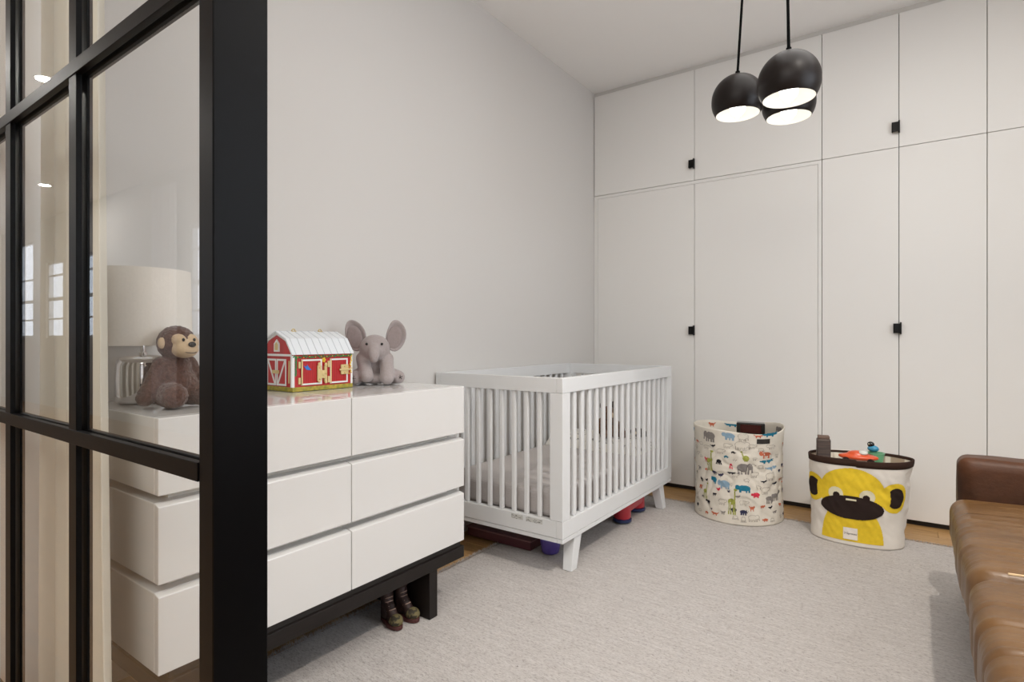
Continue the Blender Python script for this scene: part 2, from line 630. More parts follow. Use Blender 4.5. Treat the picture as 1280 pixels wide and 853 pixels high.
RX0, RX1, RY0, RY1 = -1.77, 1.05, 0.55, 3.665
bm = NB()
nx, ny = 330, 360
g = []
for j in range(ny + 1):
    r = []
    for i in range(nx + 1):
        u, v = i / nx, j / ny
        x = RX0 + (RX1 - RX0) * u
        y = RY0 + (RY1 - RY0) * v
        z = -0.0012 + 0.0022 * noise.noise((x * 55, y * 75, 0)) + 0.0012 * noise.noise((x * 14, y * 22, 4))
        e = min(u * (RX1 - RX0), (1 - u) * (RX1 - RX0), v * (RY1 - RY0), (1 - v) * (RY1 - RY0))
        if i in (0, nx):
            x += 0.006 * noise.noise((0, y * 30, 2)) + 0.004 * noise.noise((1, y * 120, 2))
        if j in (0, ny):
            y += 0.006 * noise.noise((x * 30, 0, 2)) + 0.004 * noise.noise((x * 120, 1, 2))
        if e < 0.004:
            z = -0.0115
        elif e < 0.014:
            z -= 0.003
        r.append(bm.verts.new((x, y, z)))
    g.append(r)
for j in range(ny):
    for i in range(nx):
        bm.faces.new((g[j][i], g[j][i + 1], g[j + 1][i + 1], g[j + 1][i]))
rug = obj('rug', bm, M['rug'], smooth=True, recalc=False, angle=180)
tag(rug, 'large pale grey flecked wool rug covering the oak floor', 'rug')
# short tufts standing out of the weave, longest along the cut edges
vs, fs = [], []
rr = random.Random(3)


def tuft(x, y, h, wd):
    a = rr.uniform(0, 2 * PI)
    lx, ly = h * 0.9 * math.cos(a), h * 0.9 * math.sin(a)
    b = a + PI / 2
    k = len(vs)
    vs.extend([(x - wd * math.cos(b), y - wd * math.sin(b), -0.004), (x + wd * math.cos(b), y + wd * math.sin(b), -0.004), (x + lx, y + ly, h * rr.uniform(0.4, 1.0))])
    fs.append((k, k + 1, k + 2))


for _ in range(42000):
    x = rr.uniform(RX0 + 0.01, 0.4)
    y = RY0 + 0.01 + (rr.random() ** 1.7) * (RY1 - RY0 - 0.02)
    tuft(x, y, rr.uniform(0.003, 0.007), 0.0011)
for _ in range(5000):
    y = rr.uniform(RY0, RY1)
    tuft(RX0 + rr.uniform(-0.003, 0.012), y, rr.uniform(0.005, 0.014), 0.0012)
for _ in range(3000):
    x = rr.uniform(RX0, 0.4)
    tuft(x, RY1 - rr.uniform(-0.002, 0.01), rr.uniform(0.004, 0.010), 0.0012)
me = bpy.data.meshes.new('pile')
me.from_pydata(vs, [], fs)
me.materials.append(M['rug'])
po = bpy.data.objects.new('pile', me)
COL.objects.link(po)
po.parent = rug
po['kind'] = 'stuff'

# ------------------------------------------------------------------ dresser
DX, DB, DL, DR, DM = -1.490, -2.025, 0.612, 1.755, 1.190
dr = thing('dresser', 'glossy white six-drawer dresser on a dark wood plinth base against the left wall', 'dresser', ((DX + DB) / 2, DM, 0))
bx('base_board', M['darkwood'], dr, DB + 0.02, DX, DL + 0.01, DR, 0.180, 0.226, bevel=0.002)
bx('plinth', M['toe'], dr, DB + 0.05, DX - 0.012, DL + 0.03, DR - 0.012, 0.226, 0.248)
for y0, y1 in ((0.770, 0.812), (1.555, 1.598)):
    bx('leg', M['darkwood'], dr, DB + 0.04, DX - 0.001, y0, y1, 0.0, 0.180, bevel=0.002)
bx('stretcher', M['darkwood'], dr, -1.80, -1.78, 0.812, 1.555, 0.055, 0.180, bevel=0.001)
bx('core', M['case'], dr, DB + 0.02, DX - 0.055, DL + 0.045, DR - 0.045, 0.246, 0.84)
TIERS = [(0.248, 0.439), (0.469, 0.659), (0.686, 0.876)]
for z0, z1 in TIERS:
    for a, b in ((DL, DM - 0.0015), (DM + 0.0015, DR)):
        bx('case', M['lacquer'], dr, DB, DX - 0.0225, a, b, z0, z1 + (0.006 if z1 < 0.8 else 0.0), bevel=0.0025)
        # drawer front, its top edge sloped back as a finger pull on the lower tiers
        bm = NB()
        top = z1 < 0.8
        s = 0.006 if top else 0.0
        prism(bm, [(DX - 0.021, z0), (DX, z0), (DX, z1), (DX - 0.021, z1 + s)] if top else [(DX - 0.021, z0), (DX, z0), (DX, z1), (DX - 0.021, z1)],
              lambda p, q, d: (p, d, q), a, b)
        obj('drawer', bm, M['lacquer'], dr, bevel=0.0022, w=True)

# ------------------------------------------------------------------ crib
CX0, CX1, CY0, CY1, CT = -2.032, -1.265, 2.165, 3.552, 0.893
cr = thing('crib', 'white slatted wooden crib with splayed feet in the corner of the room', 'crib', ((CX0 + CX1) / 2, (CY0 + CY1) / 2, 0))
W = M['crib']
rt = 0.032
for a in (CX0, CX1 - rt):
    bx('top_rail', W, cr, a, a + rt, CY0, CY1, CT - 0.068, CT, bevel=0.003)
    bx('bottom_rail', W, cr, a, a + rt, CY0, CY1, 0.174, 0.250, bevel=0.002)
    bx('base_lip', W, cr, a + (0.001 if a > -1.5 else 0), a + rt - 0.001, CY0 + 0.002, CY1 - 0.002, 0.152, 0.172, bevel=0.002)
for a in (CY0, CY1 - rt):
    bx('top_rail', W, cr, CX0 + rt + 0.0005, CX1 - rt - 0.0005, a, a + rt, CT - 0.068, CT, bevel=0.0015)
    rail = bx('bottom_rail', W, cr, CX0 + rt + 0.0005, CX1 - rt - 0.0005, a, a + rt, 0.174, 0.250, bevel=0.0015)
    bx('base_lip', W, cr, CX0 + rt, CX1 - rt, a + 0.002, a + rt - 0.002, 0.152, 0.172, bevel=0.002)
    if a == CY0:
        stk = mat('paper_sticker', (196, 195, 190), 0.6, rgb2=(120, 120, 116), scale=90, contrast=(0.40, 0.46), stretch=(1, 1, 3))
        for sx0, sx1 in ((-1.545, -1.480), (-1.462, -1.372)):
            bx('sticker', stk, rail, sx0, sx1, CY0 - 0.0008, CY0, 0.222, 0.243)
for px in (CX0, CX1 - 0.068):
    for py in (CY0, CY1 - 0.068):
        bx('post', W, cr, px, px + 0.068, py, py + 0.068, 0.2505, CT - 0.0685, bevel=0.0025)
NS = 16
for a in (CX0 + rt / 2, CX1 - rt / 2):
    for i in range(NS):
        yc = 2.293 + (3.434 - 2.293) * i / (NS - 1)
        bx('slat', W, cr, a - 0.009, a + 0.009, yc - 0.0145, yc + 0.0145, 0.2495, CT - 0.0675, bevel=0.005)
for b in (CY0 + rt / 2, CY1 - rt / 2):
    for i in range(8):
        xc = (CX0 + CX1) / 2 + (i - 3.5) * 0.0722
        bx('slat', W, cr, xc - 0.0115, xc + 0.0115, b - 0.009, b + 0.009, 0.2495, CT - 0.0675, bevel=0.005)
for sx in (0, 1):
    for sy in (0, 1):
        xo = CX1 - 0.004 if sx else CX0 + 0.004
        dx = -1 if sx else 1
        yb, ytop = (2.252, 2.292) if sy == 0 else (3.462, 3.424)
        dy = 1 if sy == 0 else -1
        zb = 0.0 if sx else FZ
        lo = [(xo, yb, zb), (xo + dx * 0.048, yb, zb), (xo + dx * 0.048, yb + dy * 0.050, zb), (xo, yb + dy * 0.050, zb)]
        hi = [(xo - 0.004 * -dx, ytop - dy * 0.004, 0.152), (xo + dx * 0.062, ytop - dy * 0.004, 0.152), (xo + dx * 0.062, ytop + dy * 0.066, 0.152), (xo - 0.004 * -dx, ytop + dy * 0.066, 0.152)]
        bm = NB()
        hexa(bm, lo, hi)
        obj('leg', bm, W, cr, bevel=0.003, w=True)
bx('mattress_board', W, cr, CX0 + 0.034, CX1 - 0.034, CY0 + 0.07, CY1 - 0.07, 0.215, 0.236)

bm = NB()
box(bm, CX0 + 0.042, CX1 - 0.042, CY0 + 0.042, CY1 - 0.042, 0.238, 0.372)
mt = obj('crib_mattress', bm, M['sheet'], bevel=0.028, seg=4)
tag(mt, 'crib mattress in a grey fitted sheet inside the white crib', 'mattress')

# folded pale quilt at the far end of the mattress
bm = NB()
nx, ny = 30, 18
x0, x1, y0, y1 = -1.965, -1.325, 3.135, 3.47
top, bot = [], []
for j in range(ny + 1):
    ra, rb = [], []
    for i in range(nx + 1):
        u, v = i / nx, j / ny
        e = min(u, 1 - u, (v) * 0.6, (1 - v) * 0.6) * 2
        h = 0.075 * min(1, (e * 6) ** 0.5) if e > 0 else 0.004
        h += 0.012 * noise.noise((u * 6, v * 4, 1)) * min(1, e * 8)
        ra.append(bm.verts.new((x0 + (x1 - x0) * u, y0 + (y1 - y0) * v, 0.373 + max(h, 0.004))))
        rb.append(bm.verts.new((x0 + (x1 - x0) * u, y0 + (y1 - y0) * v, 0.373)))
    top.append(ra)
    bot.append(rb)
for j in range(ny):
    for i in range(nx):
        bm.faces.new((top[j][i], top[j][i + 1], top[j + 1][i + 1], top[j + 1][i]))
        bm.faces.new((bot[j + 1][i], bot[j + 1][i + 1], bot[j][i + 1], bot[j][i]))
for i in range(nx):
    bm.faces.new((bot[0][i], bot[0][i + 1], top[0][i + 1], top[0][i]))
    bm.faces.new((top[ny][i], top[ny][i + 1], bot[ny][i + 1], bot[ny][i]))
for j in range(ny):
    bm.faces.new((top[j][0], top[j + 1][0], bot[j + 1][0], bot[j][0]))
    bm.faces.new((bot[j][nx], bot[j + 1][nx], top[j + 1][nx], top[j][nx]))
q = obj('quilt', bm, M['quilt'], smooth=True)
tag(q, 'folded white quilt with grey print lying at the far end of the crib mattress', 'quilt')

# ------------------------------------------------------------------ soft toys
M['ele'] = mat('grey_plush', (160, 150, 148), 0.95, spec=0.1, sheen=0.3, var=0.06, scale=120, bump=0.25, bscale=260, bdist=0.003)
M['ele_in'] = mat('grey_pink_plush', (146, 134, 132), 0.95, spec=0.1, sheen=0.2, var=0.06, scale=80, bump=0.25, bscale=200, bdist=0.003)
M['monk'] = mat('brown_plush', (104, 76, 66), 0.95, spec=0.08, sheen=0.35, rgb2=(70, 48, 42), scale=110, bump=0.9, bscale=150, bdist=0.006)
M['tan'] = mat('tan_plush', (196, 172, 142), 0.95, spec=0.08, sheen=0.2, var=0.05, scale=150, bump=0.3, bscale=260, bdist=0.003)
M['eye'] = mat('black_bead', (14, 13, 13), 0.2)
M['thread'] = mat('dark_thread', (62, 52, 50), 0.9)
M['bear'] = mat('chestnut_plush', (112, 78, 50), 0.95, spec=0.08, sheen=0.2, rgb2=(60, 40, 28), scale=60, bump=0.6, bscale=150, bdist=0.005)
M['bear_dark'] = mat('dark_brown_plush', (52, 42, 36), 0.95, spec=0.08, bump=0.6, bscale=150, bdist=0.005)

el = thing('plush_elephant', 'grey plush elephant with upright ears sitting on the dresser beside the toy barn', 'soft toy', (-1.868, 1.613, 0.8775), R(47))
bm = NB()
ell(bm, (0, 0.035, 0.078), (0.066, 0.056, 0.078))
ell(bm, (0, -0.004, 0.150), (0.065, 0.056, 0.060))
ell(bm, (0, -0.022, 0.140), (0.052, 0.046, 0.046))
ell(bm, (0.004, -0.012, 0.022), (0.066, 0.056, 0.022))
limb(bm, (0, -0.045, 0.150), (0, -0.083, 0.122), 0.028, 0.020, 6)
limb(bm, (0, -0.083, 0.122), (0, -0.084, 0.108), 0.020, 0.017, 4)
limb(bm, (-0.050, 0.0, 0.108), (-0.030, -0.082, 0.040), 0.029, 0.029, 8)
limb(bm, (0.050, 0.0, 0.105), (0.052, -0.078, 0.0305), 0.030, 0.030, 8)
limb(bm, (-0.048, 0.02, 0.036), (-0.080, -0.062, 0.030), 0.038, 0.030, 8)
limb(bm, (0.050, 0.02, 0.036), (0.098, -0.030, 0.029), 0.038, 0.029, 7)
o = obj('body', bm, M['ele'], el)
soft(o, 0.005, 5)
for s in (-1, 1):
    bm = NB()
    nu, nv = 16, 24
    front, back = [], []
    for k in range(nv + 1):
        a = 2 * PI * k / nv
        fr, bk = [], []
        for i in range(nu + 1):
            r = i / nu
            ex = (0.043 + 0.006 * math.cos(a)) * math.cos(a) * r
            ez = (0.069 if math.sin(a) > 0 else 0.066) * math.sin(a) * r * (1 - 0.12 * math.sin(a) * math.cos(a))
            cup = 0.020 * (r ** 2) + 0.004 * math.sin(3 * a) * r
            th = 0.009 * math.sqrt(max(0, 1 - r ** 4)) + 0.0005
            fr.append(bm.verts.new((ex, -cup - th + 0.008, ez)))
            bk.append(bm.verts.new((ex, -cup + th + 0.008, ez)))
        front.append(fr)
        back.append(bk)
    for k in range(nv):
        for i in range(nu):
            if i == 0:
                bm.faces.new((front[k][0], front[k][1], front[k + 1][1]))
                bm.faces.new((back[k][0], back[k + 1][1], back[k][1]))
            else:
                bm.faces.new((front[k][i], front[k][i + 1], front[k + 1][i + 1], front[k + 1][i]))
                bm.faces.new((back[k][i], back[k + 1][i], back[k + 1][i + 1], back[k][i + 1]))
        bm.faces.new((front[k][nu], back[k][nu], back[k + 1][nu], front[k + 1][nu]))
    bmesh.ops.remove_doubles(bm, verts=bm.verts, dist=0.00005)
    T(bm, bm.verts, Matrix.Translation((s * 0.082, 0.010, 0.204)) @ Matrix.Rotation(R(s * 10), 4, 'Y') @ Matrix.Rotation(R(s * 8), 4, 'Z'))
    e = obj('ear', bm, M['ele'], el, smooth=True, angle=180)
    bm = NB()
    ell(bm, (0, 0, 0), (0.032, 0.004, 0.050), seg=20, rings=10)
    T(bm, bm.verts, Matrix.Translation((s * 0.083, -0.005, 0.198)) @ Matrix.Rotation(R(s * 10), 4, 'Y') @ Matrix.Rotation(R(s * 8), 4, 'Z'))
    obj('ear_lining', bm, M['ele_in'], e, smooth=True, angle=180)
    bm = NB()
    ell(bm, (s * 0.031, -0.0555, 0.170), (0.0052, 0.004, 0.0055), seg=12, rings=8)
    obj('eye', bm, M['eye'], el, smooth=True)
bm = NB()
for k in range(5):
    a = R(72 * k)
    tube(bm, [(-0.082, -0.0905, 0.030), (-0.082 + 0.011 * math.cos(a), -0.0885, 0.030 + 0.011 * math.sin(a))], 0.0016, 6)
obj('foot_embroidery', bm, M['thread'], el)
bm = NB()
for k in range(5):
    a = R(72 * k + 20)
    tube(bm, [(0.106, -0.0575, 0.030), (0.106 + 0.010 * math.cos(a), -0.055, 0.030 + 0.010 * math.sin(a))], 0.0016, 6)
obj('foot_embroidery', bm, M['thread'], el)

mk = thing('plush_monkey', 'fuzzy brown plush monkey with tan muzzle sitting on the dresser behind the glass', 'soft toy', (-1.713, 0.753, 0.8775), R(100))
bm = NB()
ell(bm, (0, 0.012, 0.060), (0.060, 0.056, 0.062))
ell(bm, (0, 0.010, 0.108), (0.042, 0.040, 0.046))
ell(bm, (0, 0.002, 0.180), (0.051, 0.048, 0.050))
for s in (-1, 1):
    limb(bm, (s * 0.044, 0.008, 0.122), (s * 0.088, 0.004, 0.030), 0.019, 0.022, 9)
    limb(bm, (s * 0.034, -0.01, 0.036), (s * 0.052, -0.066, 0.036), 0.036, 0.034, 7)
o = obj('body', bm, M['monk'], mk)
soft(o, 0.0040, 2)
tx = bpy.data.textures.new('fuzz', 'CLOUDS')
tx.noise_scale = 0.006
d = o.modifiers.new('fuzz', 'DISPLACE')
d.texture = tx
d.strength = 0.007
bm = NB()
ell(bm, (0, -0.034, 0.163), (0.036, 0.034, 0.026))
ell(bm, (0.017, -0.030, 0.188), (0.020, 0.022, 0.019))
ell(bm, (-0.017, -0.030, 0.188), (0.020, 0.022, 0.019))
o = obj('face', bm, M['tan'], mk)
soft(o, 0.004, 3)
for s in (-1, 1):
    bm = NB()
    ell(bm, (s * 0.050, -0.008, 0.180), (0.010, 0.009, 0.016), seg=14, rings=10)
    obj('ear', bm, M['tan'], mk, smooth=True)
    bm = NB()
    ell(bm, (s * 0.016, -0.0515, 0.189), (0.004, 0.004, 0.005), seg=10, rings=8)
    obj('eye', bm, M['eye'], mk, smooth=True)
bm = NB()
ell(bm, (0, -0.066, 0.176), (0.011, 0.008, 0.008), seg=14, rings=10)
obj('nose', bm, M['eye'], mk, smooth=True)
bm = NB()
tube(bm, [(0.026 * math.sin(a), -0.034 - 0.0345 * math.cos(a) * 0.98, 0.152 + 0.006 * (math.sin(a)) ** 2) for a in [R(-50 + 10 * i) for i in range(11)]], 0.0011, 6)
obj('mouth_stitch', bm, M['thread'], mk)

pb_ = thing('plush_bear', 'brown plush bear seen between the crib slats sitting on the folded quilt', 'soft toy', (-1.56, 3.23, 0.455), R(55))
bm = NB()
ell(bm, (0, 0, 0.055), (0.06, 0.05, 0.062))
ell(bm, (0, -0.005, 0.145), (0.048, 0.044, 0.046))
for s in (-1, 1):
    limb(bm, (s * 0.03, -0.02, 0.025), (s * 0.07, -0.075, 0.022), 0.028, 0.024, 6)
    limb(bm, (s * 0.045, 0, 0.10), (s * 0.075, -0.04, 0.045), 0.02, 0.02, 6)
o = obj('body', bm, M['bear'], pb_)
soft(o, 0.005, 4)
for s in (-1, 1):
    bm = NB()
    ell(bm, (s * 0.038, 0, 0.195), (0.018, 0.010, 0.024), seg=14, rings=10)
    obj('ear', bm, M['bear_dark'], pb_, smooth=True)
bm = NB()
ell(bm, (0, -0.042, 0.137), (0.024, 0.018, 0.018), seg=14, rings=10)
obj('muzzle', bm, M['tan'], pb_, smooth=True)
dg_ = thing('plush_dog', 'small dark brown plush dog lying behind the crib slats right of the plush bear', 'soft toy', (-1.395, 3.33, 0.455), R(60))
bm = NB()
ell(bm, (0, 0, 0.026), (0.055, 0.035, 0.026))
ell(bm, (-0.05, -0.02, 0.038), (0.026, 0.024, 0.024))
for q in ((-0.03, -0.03), (0.03, -0.035)):
    limb(bm, (q[0], q[1] * 0.4, 0.02), (q[0], q[1] * 1.6, 0.014), 0.016, 0.013, 5)
o = obj('body', bm, M['bear_dark'], dg_)
soft(o, 0.004, 3)
bm = NB()
ell(bm, (-0.062, -0.042, 0.034), (0.012, 0.012, 0.010), seg=12, rings=8)
obj('muzzle', bm, M['tan'], dg_, smooth=True)

# ------------------------------------------------------------------ toy barn
M['barn'] = mat('red_painted_wood', (178, 26, 30), 0.4, coat=0.4, var=0.12, scale=60, stretch=(1, 8, 0.3))
M['barn_w'] = mat('white_painted_wood', (226, 226, 224), 0.4, coat=0.3)
M['barn_roof'] = mat('pale_blue_white_roof', (222, 226, 230), 0.35, coat=0.4)
M['barn_rib'] = mat('grey_roof_seam', (196, 200, 205), 0.4)
M['barn_y'] = mat('straw_yellow', (186, 160, 60), 0.5, rgb2=(110, 120, 40), scale=60)
M['barn_tan'] = mat('bare_wood_fitting', (206, 184, 130), 0.5)
M['leaf'] = mat('green_paint', (48, 122, 66), 0.5, obj_random=0.2)
M['yel'] = mat('yellow_paint', (226, 186, 44), 0.5)
M['bluebird'] = mat('blue_paint', (40, 110, 190), 0.5)
bn = thing('toy_barn', 'red wooden toy barn with white gambrel roof and latch doors on the dresser', 'toy', (-1.912, 1.3165, 0.8775))
X0, X1, Y0, Y1 = -0.100, 0.100, -0.1325, 0.1325      # front faces +x, gable faces -y
prof = [(X0, 0.004), (X1, 0.004), (X1, 0.136), (0.062, 0.188), (0.0, 0.214), (-0.062, 0.188), (X0, 0.136)]
bm = NB()
prism(bm, prof, lambda p, q, d: (p, d, q), Y0 + 0.004, Y1 - 0.004)
obj('walls', bm, M['barn'], bn)
bx('base', M['barn_y'], bn, X0 - 0.003, X1 + 0.003, Y0, Y1, 0.0, 0.016, bevel=0.001, w=False)
rp = [(0.107, 0.131), (0.066, 0.190), (0.0, 0.218), (-0.066, 0.190), (-0.107, 0.131)]
ri = [(0.101, 0.137), (0.0622, 0.1885), (0.0, 0.2145), (-0.0622, 0.1885), (-0.101, 0.137)]
ro = [(p[0], p[1] + 0.003) for p in rp]
bm = NB()
prism(bm, ro + [(p[0], p[1] - 0.0002) for p in ri[::-1]], lambda p, q, d: (p, d, q), Y0 - 0.004, Y1 + 0.004)
roof = obj('roof', bm, M['barn_roof'], bn)
for k in range(9):
    yy = Y0 + 0.012 + k * (Y1 - Y0 - 0.024) / 8
    bm = NB()
    tube(bm, [(p[0], yy, p[1] + 0.0035) for p in rp], 0.0015, 6)
    obj('roof_seam', bm, M['barn_rib'], roof)
for yy in (-0.062, 0.055):
    bm = NB()
    tube(bm, [(0, yy - 0.007, 0.219)] + [(0, yy - 0.007 * math.cos(R(a)), 0.221 + 0.008 * math.sin(R(a))) for a in (30, 60, 90, 120, 150)] + [(0, yy + 0.007, 0.219)], 0.002, 8)
    box(bm, -0.006, 0.006, yy - 0.009, yy + 0.009, 0.219, 0.222)
    obj('handle_staple', bm, M['brass'], roof)
for yy in (Y0 - 0.0005, Y1 - 0.0085):
    bx('corner_board', M['barn_w'], bn, X1 - 0.001, X1 + 0.002, yy, yy + 0.009, 0.016, 0.131, w=False)
bx('corner_board', M['barn_w'], bn, X1 - 0.007, X1 + 0.001, Y0 - 0.0025, Y0 + 0.0, 0.016, 0.131, w=False)


def door_front(y0, y1, z0, z1):
    d = bx('door', M['barn'], bn, X1 + 0.0003, X1 + 0.003, y0, y1, z0, z1, w=False)
    bm = NB()
    t = 0.006
    for q in ((y0, y1, z0, z0 + t), (y0, y1, z1 - t, z1), (y0, y0 + t, z0 + t, z1 - t), (y1 - t, y1, z0 + t, z1 - t)):
        box(bm, X1 + 0.0030, X1 + 0.0048, *q)
    obj('door_frame', bm, M['barn_w'], d)
    bm = NB()
    k = y0 + t + 0.006
    while k < y1 - t - 0.004:
        box(bm, X1 + 0.003, X1 + 0.0034, k, k + 0.0012, z0 + t, z1 - t)
        k += 0.0085
    obj('door_grooves', bm, mat('dark_red_line', (140, 18, 22), 0.5), d)
    return d


d1 = door_front(Y0 + 0.034, Y0 + 0.122, 0.022, 0.116)
d2 = door_front(Y0 + 0.158, Y0 + 0.240, 0.022, 0.116)
for dd, yy in ((d1, Y0 + 0.0235), (d2, Y0 + 0.1485)):
    for z0, z1 in ((0.026, 0.050), (0.084, 0.108)):
        bx('hinge', M['barn_tan'], dd, X1 + 0.0005, X1 + 0.004, yy, yy + 0.009, z0, z1, bevel=0.0008, w=False)
    bx('hinge_strip', M['barn_tan'], dd, X1 + 0.003, X1 + 0.0052, yy + 0.0105, yy + 0.0165, 0.023, 0.115, w=False)
# wooden latches of the front doors
bm = NB()
box(bm, X1 + 0.005, X1 + 0.010, Y0 + 0.100, Y0 + 0.116, 0.034, 0.092)
box(bm, X1 + 0.005, X1 + 0.009, Y0 + 0.116, Y0 + 0.135, 0.044, 0.074)
box(bm, X1 + 0.001, X1 + 0.008, Y0 + 0.132, Y0 + 0.142, 0.030, 0.090)
for yy, zz, rr_ in ((0.108, 0.096, 0.008), (0.108, 0.034, 0.007), (0.137, 0.094, 0.008), (0.137, 0.030, 0.007), (0.126, 0.060, 0.009)):
    ell(bm, (X1 + 0.008, Y0 + yy, zz), (0.003, rr_ * 0.8, rr_), seg=14, rings=8)
obj('latch', bm, M['barn_tan'], d1)
bm = NB()
box(bm, X1 + 0.005, X1 + 0.010, Y0 + 0.205, Y0 + 0.240, 0.054, 0.092)
box(bm, X1 + 0.010, X1 + 0.0135, Y0 + 0.196, Y0 + 0.250, 0.069, 0.076)
obj('latch', bm, M['barn_tan'], d2, bevel=0.0015)
for yy, zz in ((Y0 + 0.108, 0.084), (Y0 + 0.108, 0.042), (Y0 + 0.137, 0.060), (Y0 + 0.222, 0.084), (Y0 + 0.222, 0.060)):
    bm = NB()
    ell(bm, (X1 + 0.0105, yy, zz), (0.0024, 0.003, 0.003), seg=10, rings=6)
    obj('screw', bm, M['brass'], bn, smooth=True)
bm = NB()
prism(bm, [(0.044, 0.094), (0.055, 0.089), (0.059, 0.097), (0.066, 0.087), (0.077, 0.077), (0.066, 0.076), (0.055, 0.079)], lambda p, q, d: (X1 + d, Y0 + p, q), 0.0030, 0.0042)
obj('bluebird_picture', bm, M['bluebird'], d1)
bm = NB()
for k in range(5):
    a = R(72 * k)
    ell(bm, (X1 + 0.002, Y0 + 0.132 + 0.005 * math.cos(a), 0.112 + 0.006 * math.sin(a)), (0.0015, 0.004, 0.004), seg=8, rings=6)
obj('yellow_flower', bm, M['yel'], bn)
bm = NB()
rb = random.Random(5)
for k in range(60):
    yy = Y0 + 0.004 + (Y1 - Y0 - 0.008) * k / 59
    ell(bm, (X1 + 0.0015, yy, 0.126 + rb.uniform(-0.004, 0.003)), (0.0015, rb.uniform(0.002, 0.004), rb.uniform(0.002, 0.0045)), seg=6, rings=4)
for k in range(26):
    ell(bm, (X1 + 0.0022, Y0 + 0.011 + rb.uniform(0, 0.006), 0.126 - 0.07 * k / 26), (0.001, 0.003, 0.003), seg=6, rings=4)
g_ = obj('leaf_garland', bm, M['leaf'], bn)
g_['kind'] = 'stuff'
bm = NB()
for k in range(18):
    yy = Y1 - 0.004 - rb.uniform(0, 0.014)
    ell(bm, (X1 + 0.0025, yy, 0.126 - 0.075 * k / 18), (0.001, 0.0028, 0.0028), seg=6, rings=4)
for k in range(10):
    yy = Y0 + 0.02 + (Y1 - Y0 - 0.04) * k / 9
    ell(bm, (X1 + 0.003, yy, 0.126 + rb.uniform(-0.003, 0.003)), (0.001, 0.0022, 0.0022), seg=6, rings=4)
g_ = obj('yellow_blossoms', bm, M['yel'], bn)
g_['kind'] = 'stuff'
# gable end: white band, raking boards, loft window, double doors with braces
yf = Y0 - 0.0005
yfb = Y0 + 0.004


def slab(poly, m, name, parent, d0=0.0, d1=0.0025):
    bm = NB()
    prism(bm, poly, lambda p, q, d: (p, yfb - d, q), d0, d1 + 0.001)
    return obj(name, bm, m, parent)


def bar(a, b, w):
    v = Vector((b[0] - a[0], b[1] - a[1])).normalized()
    n = Vector((-v.y, v.x)) * w / 2
    return [(a[0] + n.x, a[1] + n.y), (a[0] - n.x, a[1] - n.y), (b[0] - n.x, b[1] - n.y), (b[0] + n.x, b[1] + n.y)]


slab([(X0 + 0.002, 0.128), (X1 - 0.008, 0.128), (X1 - 0.008, 0.136), (X0 + 0.002, 0.136)], M['barn_w'], 'band', bn)
for a, b in (((0.097, 0.136), (0.060, 0.186)), ((0.060, 0.186), (0.0, 0.211)), ((0.0, 0.211), (-0.060, 0.186)), ((-0.060, 0.186), (-0.097, 0.136))):
    slab(bar(a, b, 0.008), M['barn_w'], 'rake_board', bn)
lw = slab([(-0.017, 0.144), (0.017, 0.144), (0.017, 0.174), (0.0, 0.190), (-0.017, 0.174)], M['barn_w'], 'loft_window', bn)
slab([(-0.010, 0.150), (0.010, 0.150), (0.010, 0.171), (0.0, 0.180), (-0.010, 0.171)], M['barn_tan'], 'loft_opening', lw, 0.003, 0.0034)
for s in (-1, 1):
    a, b = (0.002, 0.062) if s > 0 else (-0.062, -0.002)
    dd = slab([(a, 0.020), (b, 0.020), (b, 0.118), (a, 0.118)], M['barn'], 'door', bn, 0, 0.0012)
    for q in ((a, a + 0.006, 0.020, 0.118), (b - 0.006, b, 0.020, 0.118), (a + 0.006, b - 0.006, 0.020, 0.027), (a + 0.006, b - 0.006, 0.111, 0.118)):
        slab([(q[0], q[2]), (q[1], q[2]), (q[1], q[3]), (q[0], q[3])], M['barn_w'], 'stile', dd, 0.0022, 0.003)
    slab(bar((s * 0.010, 0.027), (s * 0.054, 0.111), 0.007), M['barn_w'], 'brace', dd, 0.0022, 0.0032)
slab([(-0.020, 0.064), (0.020, 0.064), (0.020, 0.076), (-0.020, 0.076)], M['barn_tan'], 'bolt', bn, 0.004, 0.008)
slab([(0.072, 0.030), (0.080, 0.030), (0.082, 0.112), (0.074, 0.112)], M['barn_tan'], 'painted_rope', bn, 0, 0.001)

# ------------------------------------------------------------------ table lamp
tl = thing('table_lamp', 'table lamp with rounded chrome base and white drum shade behind the plush monkey', 'lamp', (-1.900, 0.737, 0.8775))
bm = NB()
lathe(bm, [(0.0, 0.0), (0.060, 0.0), (0.0665, 0.004), (0.070, 0.012), (0.071, 0.06), (0.070, 0.112), (0.066, 0.128), (0.056, 0.138), (0.040, 0.142), (0.0, 0.143)], 48)
obj('base', bm, M['chrome'], tl, smooth=True, angle=60)
bm = NB()
lathe(bm, [(0.0, 0.143), (0.012, 0.143), (0.012, 0.150), (0.007, 0.153), (0.007, 0.180), (0.014, 0.182), (0.014, 0.225), (0.0, 0.226)], 20)
obj('neck', bm, M['chrome'], tl, smooth=True)
bm = NB()
lathe(bm, [(0.1305, 0.172), (0.1325, 0.172), (0.1275, 0.398), (0.1255, 0.398)], 64, close=True)
sh = obj('shade', bm, M['shade'], tl, smooth=True)
bm = NB()
for k in range(3):
    a = R(120 * k + 15)
    tube(bm, [(0.010 * math.cos(a), 0.010 * math.sin(a), 0.38), (0.127 * math.cos(a), 0.127 * math.sin(a), 0.385)], 0.0015, 6)
tube(bm, [(0, 0, 0.22), (0, 0, 0.392)], 0.003, 8)
obj('shade_spider', bm, M['chrome'], sh)

